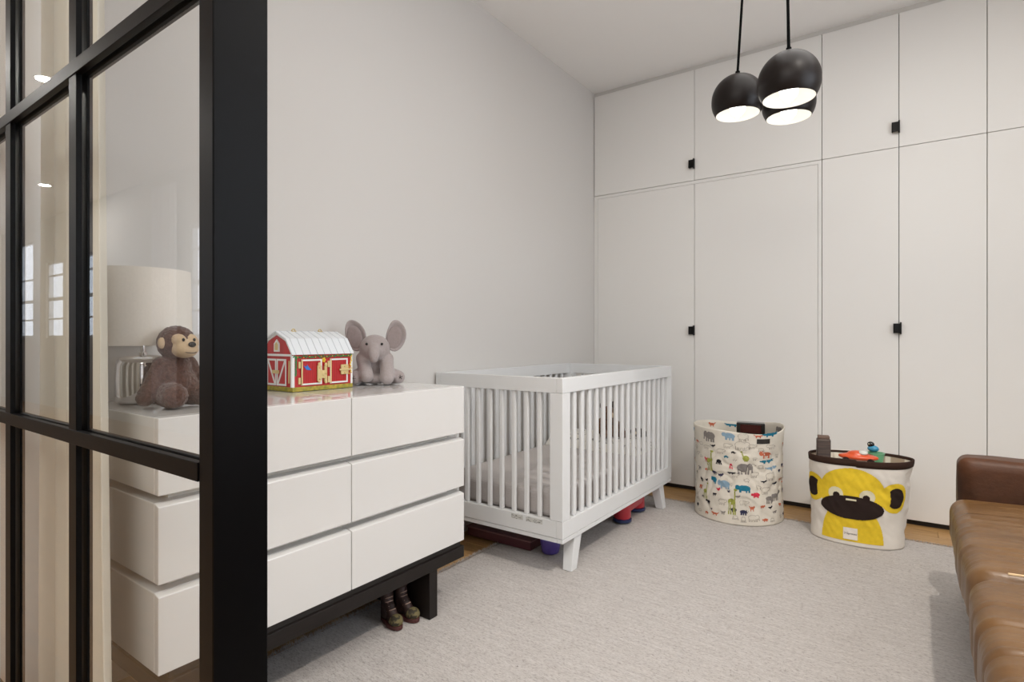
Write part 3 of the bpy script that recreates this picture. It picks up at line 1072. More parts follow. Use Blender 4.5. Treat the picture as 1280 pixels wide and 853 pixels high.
# ------------------------------------------------------------------ pendant lamps
cn = thing('ceiling_canopy', 'round black ceiling canopy from which the three globe pendants hang', 'canopy', (-0.485, 2.56, ZC))
bm = NB()
lathe(bm, [(0, -0.028), (0.225, -0.028), (0.232, -0.024), (0.232, 0), (0, 0)], 48)
obj('plate', bm, M['pend'], cn, smooth=True)
PEND = [(-0.630, 2.610, 2.130, -0.585, 2.600, 'dark globe pendant lamp hanging furthest left of the cluster of three'),
        (-0.378, 2.328, 2.040, -0.395, 2.345, 'dark globe pendant lamp in front of the other two, seen largest'),
        (-0.448, 2.755, 2.122, -0.456, 2.755, 'dark globe pendant lamp half hidden behind the large front one')]
PR = 0.110
for px, py, pz, ax, ay, lab in PEND:
    t = thing('pendant_lamp', lab, 'lamp', (px, py, pz), 0, 'globe pendant lamps')
    n = 22
    out = [(PR * math.sin(R(a)), PR * math.cos(R(a))) for a in [2 + (126 - 2) * i / n for i in range(n + 1)]]
    out = [(r * (1 + 0.06 * max(0, (-z) / PR)), z) for r, z in out]
    inn = [(max(0.002, r - 0.003 * (1 if z > -0.05 else 0.9)), z - 0.0025 * (1 if z > 0 else 0.2)) for r, z in out[::-1]]
    bm = NB()
    lathe(bm, out + [(out[-1][0] - 0.0012, out[-1][1] - 0.0012)], 48, cap=False)
    shd = obj('shade', bm, M['pend'], t, smooth=True, angle=60)
    bm = NB()
    lathe(bm, [(out[-1][0] - 0.0012, out[-1][1] - 0.0012)] + inn, 48, cap=False)
    obj('shade_lining', bm, M['pend_in'], shd, smooth=True, angle=60)
    bm = NB()
    lathe(bm, [(0, PR + 0.016), (0.009, PR + 0.016), (0.012, PR), (0.012, PR - 0.004), (0.020, PR - 0.010), (0.020, 0.045), (0, 0.045)], 20)
    obj('socket', bm, M['cord'], t, smooth=True)
    bm = NB()
    lathe(bm, [(0, 0.045), (0.012, 0.044), (0.016, 0.02), (0.030, -0.015), (0.0335, -0.034), (0.030, -0.054), (0.018, -0.069), (0.007, -0.076), (0.0045, -0.084), (0, -0.087)], 24)
    obj('bulb', bm, M['bulb'], t, smooth=True, angle=80)
    bm = NB()
    tube(bm, [(ax - px, ay - py, ZC - pz - 0.028), ((ax - px) * 0.45, (ay - py) * 0.45, (ZC - pz) * 0.5), (0, 0, PR + 0.014)], 0.0055, 8)
    obj('cord', bm, M['cord'], t, smooth=True)
    d = bpy.data.lights.new('pendant_glow', 'POINT')
    d.energy = 0.11
    d.color = (1.0, 0.97, 0.92)
    d.shadow_soft_size = 0.03
    lo = bpy.data.objects.new('pendant_glow', d)
    lo.location = (0, 0, -0.092)
    COL.objects.link(lo)
    lo.parent = t

# ------------------------------------------------------------------ printed cloth shapes (cut out in small cells, laid on the cloth)
def inside(prims, x, z):
    hit = False
    for p in prims:
        k = p[0]
        if k in ('e', 'E'):
            dx, dz = x - p[1], z - p[2]
            if len(p) > 5:
                c, s = math.cos(R(p[5])), math.sin(R(p[5]))
                dx, dz = dx * c + dz * s, -dx * s + dz * c
            if (dx / p[3]) ** 2 + (dz / p[4]) ** 2 <= 1:
                hit = k == 'e'
        elif k in ('r', 'R'):
            if p[1] <= x <= p[2] and p[3] <= z <= p[4]:
                hit = k == 'r'
        else:                                   # thick line
            ax, az, bx_, bz, w = p[1:6]
            vx, vz = bx_ - ax, bz - az
            t = max(0, min(1, ((x - ax) * vx + (z - az) * vz) / (vx * vx + vz * vz + 1e-9)))
            if (x - ax - t * vx) ** 2 + (z - az - t * vz) ** 2 <= (w / 2) ** 2:
                hit = k == 'l'
    return hit


def patch(name, m, parent, surf, prims, u0, u1, z0, z1, cell, off=0.0015, scale=(1, 1), origin=(0, 0)):
    """lay the shape on surf(u, z, off); prims live in scaled coordinates about origin."""
    nu, nz = int((u1 - u0) / cell) + 1, int((z1 - z0) / cell) + 1
    bm = NB()
    vv = {}

    def vert(i, j):
        if (i, j) not in vv:
            vv[(i, j)] = bm.verts.new(surf(u0 + i * cell, z0 + j * cell, off))
        return vv[(i, j)]
    n = 0
    for i in range(nu):
        for j in range(nz):
            u, z = u0 + (i + 0.5) * cell, z0 + (j + 0.5) * cell
            if inside(prims, (u - origin[0]) / scale[0], (z - origin[1]) / scale[1]):
                bm.faces.new((vert(i, j), vert(i + 1, j), vert(i + 1, j + 1), vert(i, j + 1)))
                n += 1
    if not n:
        bm.free()
        return None
    return obj(name, bm, m, parent, smooth=True, recalc=False, angle=180)


# animals in a unit box (-.5...5, -.5...5), facing right
LEG4 = [('l', -0.28, 0.0, -0.28, -0.46, 0.10), ('l', -0.12, 0.0, -0.12, -0.46, 0.10), ('l', 0.12, 0.0, 0.12, -0.46, 0.10), ('l', 0.26, 0.0, 0.26, -0.46, 0.10)]
ANIM = {
    'elephant': [('e', -0.08, 0.08, 0.36, 0.36)] + [('r', -0.40, -0.27, -0.5, 0.1), ('r', -0.22, -0.10, -0.5, 0.1), ('r', 0.02, 0.13, -0.5, 0.1), ('r', 0.17, 0.28, -0.5, 0.1), ('e', 0.30, 0.18, 0.17, 0.28), ('l', 0.42, 0.1, 0.45, -0.3, 0.09)],
    'bear': [('e', -0.05, 0.05, 0.40, 0.30), ('e', 0.34, 0.12, 0.15, 0.24), ('r', -0.38, -0.22, -0.5, 0.0), ('r', -0.14, -0.02, -0.5, 0.0), ('r', 0.10, 0.24, -0.5, 0.0)],
    'hippo': [('e', 0.05, 0.02, 0.42, 0.34), ('e', -0.36, 0.08, 0.16, 0.28), ('r', -0.26, -0.12, -0.5, 0.0), ('r', 0.14, 0.24, -0.5, 0.0), ('r', 0.30, 0.42, -0.5, 0.0)],
    'pig': [('e', 0.05, 0.02, 0.40, 0.36), ('e', -0.38, 0.05, 0.13, 0.22), ('r', -0.22, -0.08, -0.5, 0.0), ('r', 0.20, 0.34, -0.5, 0.0)],
    'fox': [('e', 0.0, 0.0, 0.34, 0.22), ('e', 0.34, 0.16, 0.14, 0.18), ('l', -0.3, 0.05, -0.48, 0.3, 0.14), ('r', -0.26, -0.14, -0.5, 0.0), ('r', 0.14, 0.26, -0.5, 0.0)],
    'lion': [('e', 0.05, 0.05, 0.34, 0.26), ('e', -0.32, 0.16, 0.18, 0.30), ('r', -0.22, -0.10, -0.5, 0.0), ('r', 0.0, 0.1, -0.5, 0.0), ('r', 0.22, 0.34, -0.5, 0.0), ('l', 0.36, 0.1, 0.48, -0.1, 0.06)],
    'croc': [('e', 0.0, 0.0, 0.5, 0.26), ('l', 0.2, 0.1, 0.5, 0.3, 0.14), ('r', -0.25, -0.15, -0.5, 0.0), ('r', 0.1, 0.2, -0.5, 0.0)],
    'bird': [('e', -0.02, -0.02, 0.34, 0.22), ('e', 0.28, 0.2, 0.15, 0.17), ('l', -0.2, 0.0, -0.5, 0.14, 0.16), ('l', 0.0, -0.1, 0.0, -0.5, 0.08)],
    'dino': [('e', 0.12, -0.18, 0.36, 0.28), ('l', -0.12, -0.1, -0.34, 0.38, 0.13), ('e', -0.36, 0.42, 0.13, 0.09), ('l', 0.0, -0.3, 0.0, -0.5, 0.10), ('l', 0.24, -0.3, 0.24, -0.5, 0.10)],
    'turtle': [('e', 0.0, 0.0, 0.34, 0.34), ('R', -0.5, 0.5, -0.5, -0.12), ('l', 0.3, -0.05, 0.48, 0.0, 0.16), ('r', -0.3, -0.16, -0.4, -0.05), ('r', 0.12, 0.26, -0.4, -0.05)],
    'octopus': [('e', 0.0, 0.16, 0.36, 0.34), ('l', -0.25, 0, -0.36, -0.45, 0.16), ('l', -0.08, 0, -0.1, -0.48, 0.14), ('l', 0.1, 0, 0.12, -0.48, 0.14), ('l', 0.26, 0, 0.38, -0.42, 0.16)],
    'giraffe': [('e', -0.08, -0.02, 0.36, 0.11), ('l', 0.18, -0.02, 0.22, 0.42, 0.11), ('e', 0.27, 0.44, 0.16, 0.05), ('l', -0.34, -0.05, -0.36, -0.5, 0.09), ('l', -0.18, -0.05, -0.16, -0.5, 0.09), ('l', 0.08, -0.05, 0.08, -0.5, 0.09), ('l', 0.22, -0.05, 0.24, -0.5, 0.09)],
    'zebra': [('e', -0.02, 0.02, 0.34, 0.22), ('l', 0.24, 0.06, 0.36, 0.34, 0.16), ('l', 0.34, 0.36, 0.46, 0.26, 0.13)] + LEG4,
}


PCOL = {'grey': (128, 122, 118), 'blue': (132, 158, 176), 'orange': (186, 104, 78), 'teal': (40, 112, 136), 'black': (40, 38, 44), 'green': (150, 154, 76), 'red': (196, 58, 76), 'navy': (56, 56, 78), 'line': (150, 142, 132)}
PM = {k: mat(k + '_fabric_print', v, 0.9, spec=0.1, var=0.12, scale=120) for k, v in PCOL.items()}

M['canvas'] = mat('natural_canvas', (212, 205, 192), 0.9, spec=0.1, var=0.05, scale=14, bump=0.25, bscale=240, bdist=0.002)
M['canvas_in'] = mat('canvas_lining', (196, 188, 176), 0.9, spec=0.1, var=0.06, scale=20)
# ------------------------------------------------------------------ animal print basket
BC = (-0.870, 3.610)
BH = 0.535
ab = thing('storage_basket', 'tall round canvas basket printed with small coloured animals standing by the wardrobe', 'basket', (BC[0], BC[1], 0.0))


def bag_r(th, z):
    v = z / BH
    r = 0.250 - 0.010 * math.sin(v * PI) + 0.006 * v
    r *= 1 + 0.012 * math.cos(2 * th)
    c = (math.cos(th), math.sin(th))
    k = min(1, v * 5) * max(0.08, min(1, (0.90 - v) * 7))
    n1 = noise.noise((c[0] * 2.4 + 3, c[1] * 2.4, z * 9))
    n2 = noise.noise((c[0] * 6.0, c[1] * 6.0 + 7, z * 20 + 5 * c[0]))
    crease = abs(noise.noise((c[0] * 2.2 + 9, c[1] * 2.2, z * 11 + 3 * c[1])))
    n3 = noise.noise((c[0] * 5.0 + 1, c[1] * 5.0 + 2, z * 44 + 6 * c[1]))
    return r + k * (0.008 * n1 + 0.0035 * n2 + 0.0022 * n3 - 0.007 * max(0, 0.12 - crease) / 0.12)


def bag(u, z, off):
    r = bag_r(u, z) + off
    zz = z + (0.010 * math.sin(2 * u + 0.6) + 0.006 * math.sin(3 * u)) * (z / BH) ** 4
    return (r * math.cos(u), r * math.sin(u), zz)


def cloth_bag(name, surf, m, parent, h, per, nth, nz, th, floor_z, wall_in=None, bottom=True):
    """outer wall, rolled rim, inner wall and inner floor as one skin."""
    bm = NB()
    rows = [(h * k / nz, 0.0) for k in range(nz + 1)] + [(h + 0.002, -th * 0.5)] + [(h - (h - floor_z) * k / 12, -th) for k in range(13)]
    rings = []
    for z, off in rows:
        rings.append([bm.verts.new(surf(per * i / nth - per / 2, z, off)) for i in range(nth)])
    for a, b in zip(rings, rings[1:]):
        for i in range(nth):
            j = (i + 1) % nth
            bm.faces.new((a[i], a[j], b[j], b[i]))
    bm.faces.new(rings[0][::-1])
    bm.faces.new(rings[-1])
    for v in bm.verts:
        v.co.z = max(v.co.z, 0.0005)
    return obj(name, bm, m, parent, smooth=True, recalc=False, angle=70)


cloth_bag('cloth_body', bag, M['canvas'], ab, BH, 2 * PI, 160, 70, 0.006, 0.36)
PRINTS = [
    ('elephant', 'grey', -2.011, 0.489, 0.089, 0.062), ('bear', 'blue', -1.534, 0.509, 0.079, 0.049), ('fox', 'orange', -0.898, 0.526, 0.054, 0.024), ('croc', 'teal', -0.603, 0.535, 0.107, 0.032),
    ('bird', 'black', -1.912, 0.439, 0.039, 0.021), ('bearline', 'line', -1.559, 0.453, 0.054, 0.032), ('bearline', 'line', -1.718, 0.416, 0.054, 0.033), ('turtle', 'black', -1.437, 0.416, 0.032, 0.02),
    ('turtle', 'teal', -1.596, 0.386, 0.034, 0.02), ('elephantline', 'line', -1.244, 0.46, 0.089, 0.056), ('elephantline', 'line', -1.229, 0.512, 0.061, 0.048), ('dino', 'green', -1.185, 0.398, 0.049, 0.06),
    ('lion', 'orange', -0.7, 0.412, 0.082, 0.048), ('croc', 'teal', -0.643, 0.371, 0.103, 0.028), ('giraffe', 'green', -2.011, 0.35, 0.061, 0.125), ('fox', 'red', -2.131, 0.352, 0.032, 0.034),
    ('octopus', 'red', -1.491, 0.334, 0.023, 0.031), ('elephant', 'grey', -1.185, 0.326, 0.097, 0.068), ('croc', 'black', -1.482, 0.296, 0.049, 0.018), ('bird', 'blue', -0.518, 0.328, 0.1, 0.032),
    ('hippo', 'teal', -1.912, 0.241, 0.046, 0.045), ('hippo', 'blue', -1.653, 0.226, 0.074, 0.057), ('bird', 'black', -2.136, 0.226, 0.026, 0.025), ('bird', 'red', -1.779, 0.19, 0.026, 0.033),
    ('bird', 'navy', -1.534, 0.186, 0.02, 0.028), ('hippo', 'teal', -1.214, 0.213, 0.089, 0.048), ('pig', 'red', -0.933, 0.177, 0.055, 0.034), ('giraffe', 'green', -1.452, 0.133, 0.061, 0.153),
    ('bird', 'black', -0.412, 0.236, 0.051, 0.024), ('zebra', 'grey', -0.562, 0.152, 0.083, 0.056), ('zebra', 'grey', -0.369, 0.162, 0.078, 0.057), ('bear', 'black', -2.076, 0.102, 0.038, 0.029),
    ('bird', 'navy', -1.963, 0.066, 0.017, 0.015), ('fox', 'orange', -1.868, 0.045, 0.049, 0.025), ('bear', 'navy', -1.199, 0.077, 0.05, 0.034), ('fox', 'orange', -1.018, 0.102, 0.034, 0.036),
    ('bird', 'black', -0.553, 0.102, 0.041, 0.023), ('octopusline', 'line', -1.214, 0.035, 0.032, 0.032), ('bearline', 'line', -1.392, 0.288, 0.048, 0.032), ('elephantline', 'line', -0.987, 0.046, 0.069, 0.04),
    ('bearline', 'line', -0.955, 0.294, 0.052, 0.04), ('giraffe', 'green', -2.145, 0.163, 0.039, 0.101), ('bearline', 'line', -1.199, 0.131, 0.057, 0.032), ('bearline', 'line', -0.682, 0.203, 0.063, 0.048),
    ('elephantline', 'line', -0.562, 0.281, 0.071, 0.048), ('bearline', 'line', -1.685, 0.123, 0.053, 0.041), ('bearline', 'line', -2.098, 0.425, 0.061, 0.025), ('bearline', 'line', -1.018, 0.462, 0.051, 0.032),
    ('lionline', 'line', -0.562, 0.458, 0.071, 0.032)]
PRINTS_EXTRA = []
for k, colr, th, z, w, h in PRINTS:
    ru = 0.25
    fl_ = (k in ('bear', 'fox', 'elephant') and (int(th * 100) % 3 == 0))
    line = k.endswith('line')
    pr = ANIM[{'lionline': 'lion', 'bearline': 'bear', 'elephantline': 'elephant', 'octopusline': 'octopus'}.get(k, k)]
    sc = (w / ru * (-1 if fl_ else 1), h)
    cell = 0.0024
    if line:
        # drawn outline: cells of the shape that have a neighbour outside it
        hw = 0.0020
        nu, nz = int(w / 0.0016), int(h / 0.0016)
        bm = NB()
        for i in range(-1, nu + 1):
            for j in range(-1, nz + 1):
                x, y = (i + 0.5) / nu - 0.5, (j + 0.5) / nz - 0.5
                if inside(pr, x, y) and not all(inside(pr, x + a * hw / w, y + b * hw / h) for a, b in ((1, 0), (-1, 0), (0, 1), (0, -1))):
                    q = [bag(th + (x + a * 0.5 / nu) * w / ru, z + (y + b * 0.5 / nz) * h, 0.0012) for a, b in ((-1, -1), (1, -1), (1, 1), (-1, 1))]
                    bm.faces.new([bm.verts.new(v) for v in q])
        obj('animal_print', bm, PM[colr], ab, recalc=False)
        continue
    nu, nz = max(6, int(w / cell)), max(6, int(h / cell))
    bm = NB()
    vv = {}
    for i in range(nu):
        for j in range(nz):
            x, y = (i + 0.5) / nu - 0.5, (j + 0.5) / nz - 0.5
            if inside(pr, -x if fl_ else x, y):
                fs_ = []
                for a, b in ((0, 0), (1, 0), (1, 1), (0, 1)):
                    key = (i + a, j + b)
                    if key not in vv:
                        vv[key] = bm.verts.new(bag(th + ((i + a) / nu - 0.5) * w / ru, z + ((j + b) / nz - 0.5) * h, 0.0014))
                    fs_.append(vv[key])
                bm.faces.new(fs_)
    obj('animal_print', bm, PM[colr], ab, smooth=True, recalc=False, angle=180)
rp_ = random.Random(11)
placed = [(p[2], p[3]) for p in PRINTS]
for _ in range(400):
    th, z = rp_.uniform(-2.9, 0.2), rp_.uniform(0.03, 0.46)
    if all(((th - a) * 0.25) ** 2 + (z - b) ** 2 > 0.040 ** 2 for a, b in placed):
        placed.append((th, z))
        kind = rp_.choice(('bear', 'lion', 'turtle', 'pig', 'bird', 'fox', 'octopus'))
        w, h = rp_.uniform(0.026, 0.042), rp_.uniform(0.018, 0.030)
        PRINTS_EXTRA.append((kind, rp_.choice(('line', 'line', 'grey', 'navy', 'orange', 'black')), th, z, w, h))
for kind, colr, th, z, w, h in PRINTS_EXTRA:
    nu, nz = int(w / 0.002), int(h / 0.002)
    bm = NB()
    for i in range(nu):
        for j in range(nz):
            x, y = (i + 0.5) / nu - 0.5, (j + 0.5) / nz - 0.5
            if inside(ANIM[kind], x, y) and (colr != 'line' or not all(inside(ANIM[kind], x + a * 0.002 / w, y + b * 0.002 / h) for a, b in ((1, 0), (-1, 0), (0, 1), (0, -1)))):
                bm.faces.new([bm.verts.new(bag(th + (x + a * 0.5 / nu) * w / 0.25, z + (y + b * 0.5 / nz) * h, 0.0012)) for a, b in ((-1, -1), (1, -1), (1, 1), (-1, 1))])
    obj('animal_print', bm, PM[colr], ab, recalc=False)
# flat dark patch painting the shade inside the front handle hole, prints on the far inside
patch('handle_slot_shade', M['toe'], ab, bag, [('r', -0.5, 0.5, -0.5, 0.5)], -0.93, -0.61, 0.478, 0.510, 0.006, 0.0022, (0.32, 0.032), (-0.77, 0.494))
patch('animal_print', PM['teal'], ab, bag, ANIM['croc'], 1.75, 2.15, 0.500, 0.528, 0.004, -0.0075, (0.38, 0.026), (1.95, 0.514))
patch('animal_print', PM['grey'], ab, bag, ANIM['elephant'], 0.35, 0.75, 0.46, 0.525, 0.004, -0.0075, (0.36, 0.05), (0.55, 0.495))
for k, (c, thx, zz) in enumerate((('orange', 2.5, 0.51), ('blue', -2.75, 0.505), ('teal', 0.05, 0.50))):
    patch('animal_print', PM[c], ab, bag, ANIM['fox'], thx - 0.13, thx + 0.13, zz - 0.02, zz + 0.02, 0.004, -0.0075 if thx > 0 else 0.0015, (0.22, 0.036), (thx, zz))

bc = thing('storage_case', 'glossy black case sticking up inside the animal print basket', 'case', (-0.826, 3.745, 0.362), R(12))
bm = NB()
box(bm, -0.082, 0.082, -0.035, 0.035, 0.0, 0.182)
obj('shell', bm, mat('glossy_black_plastic', (20, 18, 18), 0.12, coat=0.5), bc, bevel=0.006, seg=3)
bm = NB()
box(bm, -0.06, 0.06, -0.0365, -0.035, 0.12, 0.17)
obj('dark_red_label', bm, mat('dark_red_label', (58, 20, 18), 0.2), bc)

# ------------------------------------------------------------------ monkey basket
M['canvas2'] = mat('cream_canvas', (220, 213, 203), 0.9, spec=0.1, var=0.04, scale=12, bump=0.2, bscale=260, bdist=0.002)
M['felt_y'] = mat('yellow_felt', (222, 190, 52), 0.9, spec=0.1, var=0.07, scale=40, bump=0.2, bscale=220, bdist=0.002)
M['felt_b'] = mat('dark_brown_felt', (46, 36, 33), 0.9, spec=0.1)
M['felt_w'] = mat('white_felt', (214, 206, 176), 0.9, spec=0.1)
M['band'] = mat('dark_brown_band', (56, 40, 33), 0.85, spec=0.1, bump=0.2, bscale=200, bdist=0.002)
M['stripe'] = mat('striped_lining', (230, 222, 206), 0.9, spec=0.1, rgb2=(176, 158, 138), scale=26, stretch=(1, 1, 0.05), contrast=(0.42, 0.5), detail=0)
MC = (-0.235, 3.535)
MH = 0.438
mb = thing('storage_basket', 'cream canvas basket with a yellow monkey face standing in front of the narrow wardrobe', 'basket', (MC[0], MC[1], 0.0), R(2))
MA, MB_, MN = 0.226, 0.158, 2.35
TAB = []
_p = None
_s = 0.0
NT = 1440
for i in range(NT + 1):
    a = -PI / 2 + 2 * PI * i / NT
    ca, sa = math.cos(a), math.sin(a)
    p = (MA * math.copysign(abs(ca) ** (2 / MN), ca), MB_ * math.copysign(abs(sa) ** (2 / MN), sa))
    if _p:
        _s += math.hypot(p[0] - _p[0], p[1] - _p[1])
    TAB.append((_s, p))
    _p = p
PERI = _s


def msec(u):
    u = u % PERI
    lo, hi = 0, NT
    while hi - lo > 1:
        m_ = (lo + hi) // 2
        if TAB[m_][0] <= u:
            lo = m_
        else:
            hi = m_
    t = (u - TAB[lo][0]) / (TAB[hi][0] - TAB[lo][0])
    a, b = TAB[lo][1], TAB[hi][1]
    tx, ty = b[0] - a[0], b[1] - a[1]
    l = math.hypot(tx, ty)
    return (a[0] + tx * t, a[1] + ty * t, ty / l, -tx / l)


def mbag(u, z, off):
    x, y, nx_, ny_ = msec(u)
    v = z / MH
    k = min(1, v * 5) * min(1, (1.03 - v) * 6)
    n1 = noise.noise((x * 9 + 2, y * 9, z * 7))
    n2 = noise.noise((x * 22, y * 22 + 5, z * 26 + 30 * x))
    o = off + k * (0.010 * n1 + 0.003 * n2) + 0.010 * v - 0.006 * math.sin(v * PI)
    # pinched fold at the right-hand corner
    o += 0.010 * math.exp(-((u - 0.335) / 0.05) ** 2) * v
    o -= 0.022 * max(0, x / MA) ** 2 * (1 - v)
    o += 0.004 * k * max(0, x / MA) * noise.noise((x * 8, y * 8, z * 34 + 22 * x))
    return (x + nx_ * o, y + ny_ * o, z + 0.006 * math.sin(u * 6) * v ** 4)


cloth_bag('cloth_body', mbag, M['canvas2'], mb, MH - 0.002, PERI, 170, 60, 0.006, 0.30)


def band_surface():
    bm = NB()
    nth = 170
    rows = [(MH - 0.030, 0.0005), (MH - 0.030, 0.0025), (MH - 0.015, 0.0028), (MH, 0.0026), (MH + 0.0035, 0.0005), (MH + 0.0035, -0.0065), (MH, -0.0085), (MH - 0.010, -0.0085)]
    rings = [[bm.verts.new(mbag(PERI * i / nth, z, off)) for i in range(nth)] for z, off in rows]
    for a, b in zip(rings, rings[1:]):
        for i in range(nth):
            bm.faces.new((a[i], a[(i + 1) % nth], b[(i + 1) % nth], b[i]))
    return bm


obj('rim_band', band_surface(), M['band'], mb, smooth=True, recalc=False, angle=50)
bm = NB()
nth = 170
rings = [[bm.verts.new(mbag(PERI * i / nth, z, -0.0070)) for i in range(nth)] for z in (MH - 0.010, MH - 0.04, MH - 0.09, MH - 0.13)]
for a, b in zip(rings, rings[1:]):
    for i in range(nth):
        bm.faces.new((a[i], b[i], b[(i + 1) % nth], a[(i + 1) % nth]))
obj('lining', bm, M['stripe'], mb, smooth=True, recalc=False, angle=180)
U0 = -0.026
cell = 0.0022


def mp(name, m, prims, u0, u1, z0, z1, off, parent=mb):
    return patch(name, m, parent, mbag, prims, u0, u1, z0, z1, cell, off, (1, 1), (U0, 0))


for s, uz in ((-1, 0.272), (1, 0.262)):
    ear = mp('ear', M['felt_y'], [('e', s * 0.198, uz, 0.074, 0.076)], U0 + s * 0.198 - 0.08, U0 + s * 0.198 + 0.08, uz - 0.08, uz + 0.08, 0.0016)
    mp('inner_ear', M['felt_b'], [('e', s * 0.200, uz, 0.046, 0.052), ('E', s * 0.138, uz, 0.034, 0.075)], U0 + s * 0.2 - 0.06, U0 + s * 0.2 + 0.06, uz - 0.06, uz + 0.06, 0.0034, ear)
mp('head', M['felt_y'], [('e', 0, 0.272, 0.150, 0.130), ('R', -0.2, 0.2, 0.10, 0.19)], U0 - 0.16, U0 + 0.16, 0.13, 0.41, 0.0024)
mp('belly', M['felt_y'], [('e', 0, 0.030, 0.142, 0.200), ('R', -0.2, 0.2, -0.5, 0.022)], U0 - 0.15, U0 + 0.15, 0.02, 0.22, 0.0016)
for s in (-1, 1):
    eye = mp('eye_white', M['felt_w'], [('e', s * 0.070, 0.262, 0.034, 0.034)], U0 + s * 0.07 - 0.04, U0 + s * 0.07 + 0.04, 0.22, 0.31, 0.0032)
    mp('pupil', M['felt_b'], [('e', s * 0.066, 0.254, 0.016, 0.017)], U0 + s * 0.068 - 0.02, U0 + s * 0.068 + 0.02, 0.23, 0.28, 0.0040, eye)
mz = mp('muzzle', M['felt_b'], [('e', 0, 0.198, 0.142, 0.060)], U0 - 0.15, U0 + 0.15, 0.13, 0.27, 0.0048)
mp('nose_stitch', M['felt_w'], [('r', -0.024, 0.022, 0.2345, 0.2435)], U0 - 0.03, U0 + 0.03, 0.23, 0.25, 0.0056, mz)
TU, TZ = U0 - 0.004, 0.062
lab = patch('sewn_label', mat('white_label', (226, 218, 208), 0.8), mb, mbag, [('r', -0.033, 0.033, -0.028, 0.028)], TU - 0.04, TU + 0.04, TZ - 0.03, TZ + 0.03, 0.004, 0.0048, (1, 1), (TU, TZ))
fc = bpy.data.curves.new('label_text', 'FONT')
fc.body = '3 Sprouts'
fc.size = 0.0145
fc.align_x = 'CENTER'
fc.align_y = 'CENTER'
fo = bpy.data.objects.new('label_text', fc)
COL.objects.link(fo)
bpy.context.view_layer.update()
tm = bpy.data.meshes.new_from_object(fo.evaluated_get(bpy.context.evaluated_depsgraph_get()))
bpy.data.objects.remove(fo)
for v in tm.vertices:
    v.co = Vector(mbag(TU + v.co.x, TZ + v.co.y, 0.0060))
tm.materials.clear()
tm.materials.append(M['felt_b'])
to = bpy.data.objects.new('lettering', tm)
COL.objects.link(to)
to.parent = lab

# toys sticking out of the monkey basket
sb = thing('striped_block', 'brown striped wooden block standing in the left corner of the monkey basket', 'toy block', (-0.397, 3.514, 0.296), R(12))
bm = NB()
box(bm, -0.033, 0.033, -0.031, 0.031, 0.0, 0.225)
obj('body', bm, mat('brown_striped_card', (94, 80, 72), 0.7, rgb2=(58, 48, 46), scale=30, stretch=(0.3, 0.3, 4), detail=2), sb, bevel=0.008)
bm = NB()
box(bm, -0.028, 0.028, -0.026, 0.026, 0.2255, 0.240)
obj('cap', bm, mat('brown_cap', (110, 88, 76), 0.7), sb, bevel=0.003)
oc = thing('toy_car', 'orange toy car with clear windows lying on top of the monkey basket', 'toy', (-0.235, 3.530, 0.402), R(4))
M['orange'] = mat('orange_plastic', (214, 82, 36), 0.3, coat=0.4)
bm = NB()
ell(bm, (0, 0, 0.034), (0.095, 0.048, 0.020))
ell(bm, (-0.005, 0, 0.048), (0.048, 0.036, 0.020))
o = obj('body', bm, M['orange'], oc)
soft(o, 0.004, 4)
bm = NB()
ell(bm, (0.022, -0.008, 0.058), (0.024, 0.028, 0.013))
obj('windscreen', bm, mat('pale_clear_plastic', (214, 214, 206), 0.12, coat=0.5), oc, smooth=True)
for wx in (-0.056, 0.056):
    for wy in (-0.046, 0.046):
        bm = NB()
        ell(bm, (wx, wy, 0.018), (0.018, 0.007, 0.018), seg=16, rings=8)
        obj('wheel', bm, M['felt_b'], oc, smooth=True)
gc = thing('toy_cup', 'green plastic toy cup between the orange car and the basket rim', 'toy', (-0.160, 3.618, 0.384))
bm = NB()
lathe(bm, [(0, 0.0), (0.030, 0.0), (0.041, 0.064), (0.043, 0.064), (0.043, 0.069), (0.037, 0.069), (0.027, 0.006), (0, 0.006)], 28)
obj('cup', bm, mat('pale_green_plastic', (110, 176, 132), 0.35, coat=0.3), gc, smooth=True)
tb = thing('toy_bird', 'blue toy bird with a round black head peeking over the monkey basket', 'toy', (-0.172, 3.626, 0.4555), R(-20))
bm = NB()
ell(bm, (0, 0, 0.016), (0.028, 0.022, 0.018))
o = obj('body', bm, mat('blue_plastic', (58, 142, 178), 0.4, coat=0.3), tb, smooth=True)
bm = NB()
ell(bm, (-0.010, -0.004, 0.038), (0.0175, 0.016, 0.0155))
obj('head', bm, M['eye'], tb, smooth=True)
bm = NB()
ell(bm, (-0.013, -0.018, 0.041), (0.004, 0.003, 0.004), seg=10, rings=6)
obj('eye', bm, M['felt_w'], tb, smooth=True)

# ------------------------------------------------------------------ leather sofa
M['leather'] = mat('tan_leather', (112, 81, 47), 0.36, spec=0.45, rgb2=(93, 65, 35), scale=7, stretch=(1, 1.4, 1), bump=0.25, bscale=90, bdist=0.003)
M['leather_d'] = mat('shaded_leather', (84, 50, 28), 0.44, spec=0.25, rgb2=(52, 30, 16), scale=7, bump=0.25, bscale=90, bdist=0.003)  # darker copy of the seat leather, the arm's shade put into the colour
M['seam'] = mat('lit_crease_leather', (206, 176, 134), 0.5)  # pale colour for the highlight along the worn seam
sf = thing('sofa', 'tan brown leather sofa with wrinkled seat cushions along the right side', 'sofa', (0.55, 1.8, 0.0))
SX0, SX1, SY0, SY1 = 0.118, 1.02, 0.62, 2.915


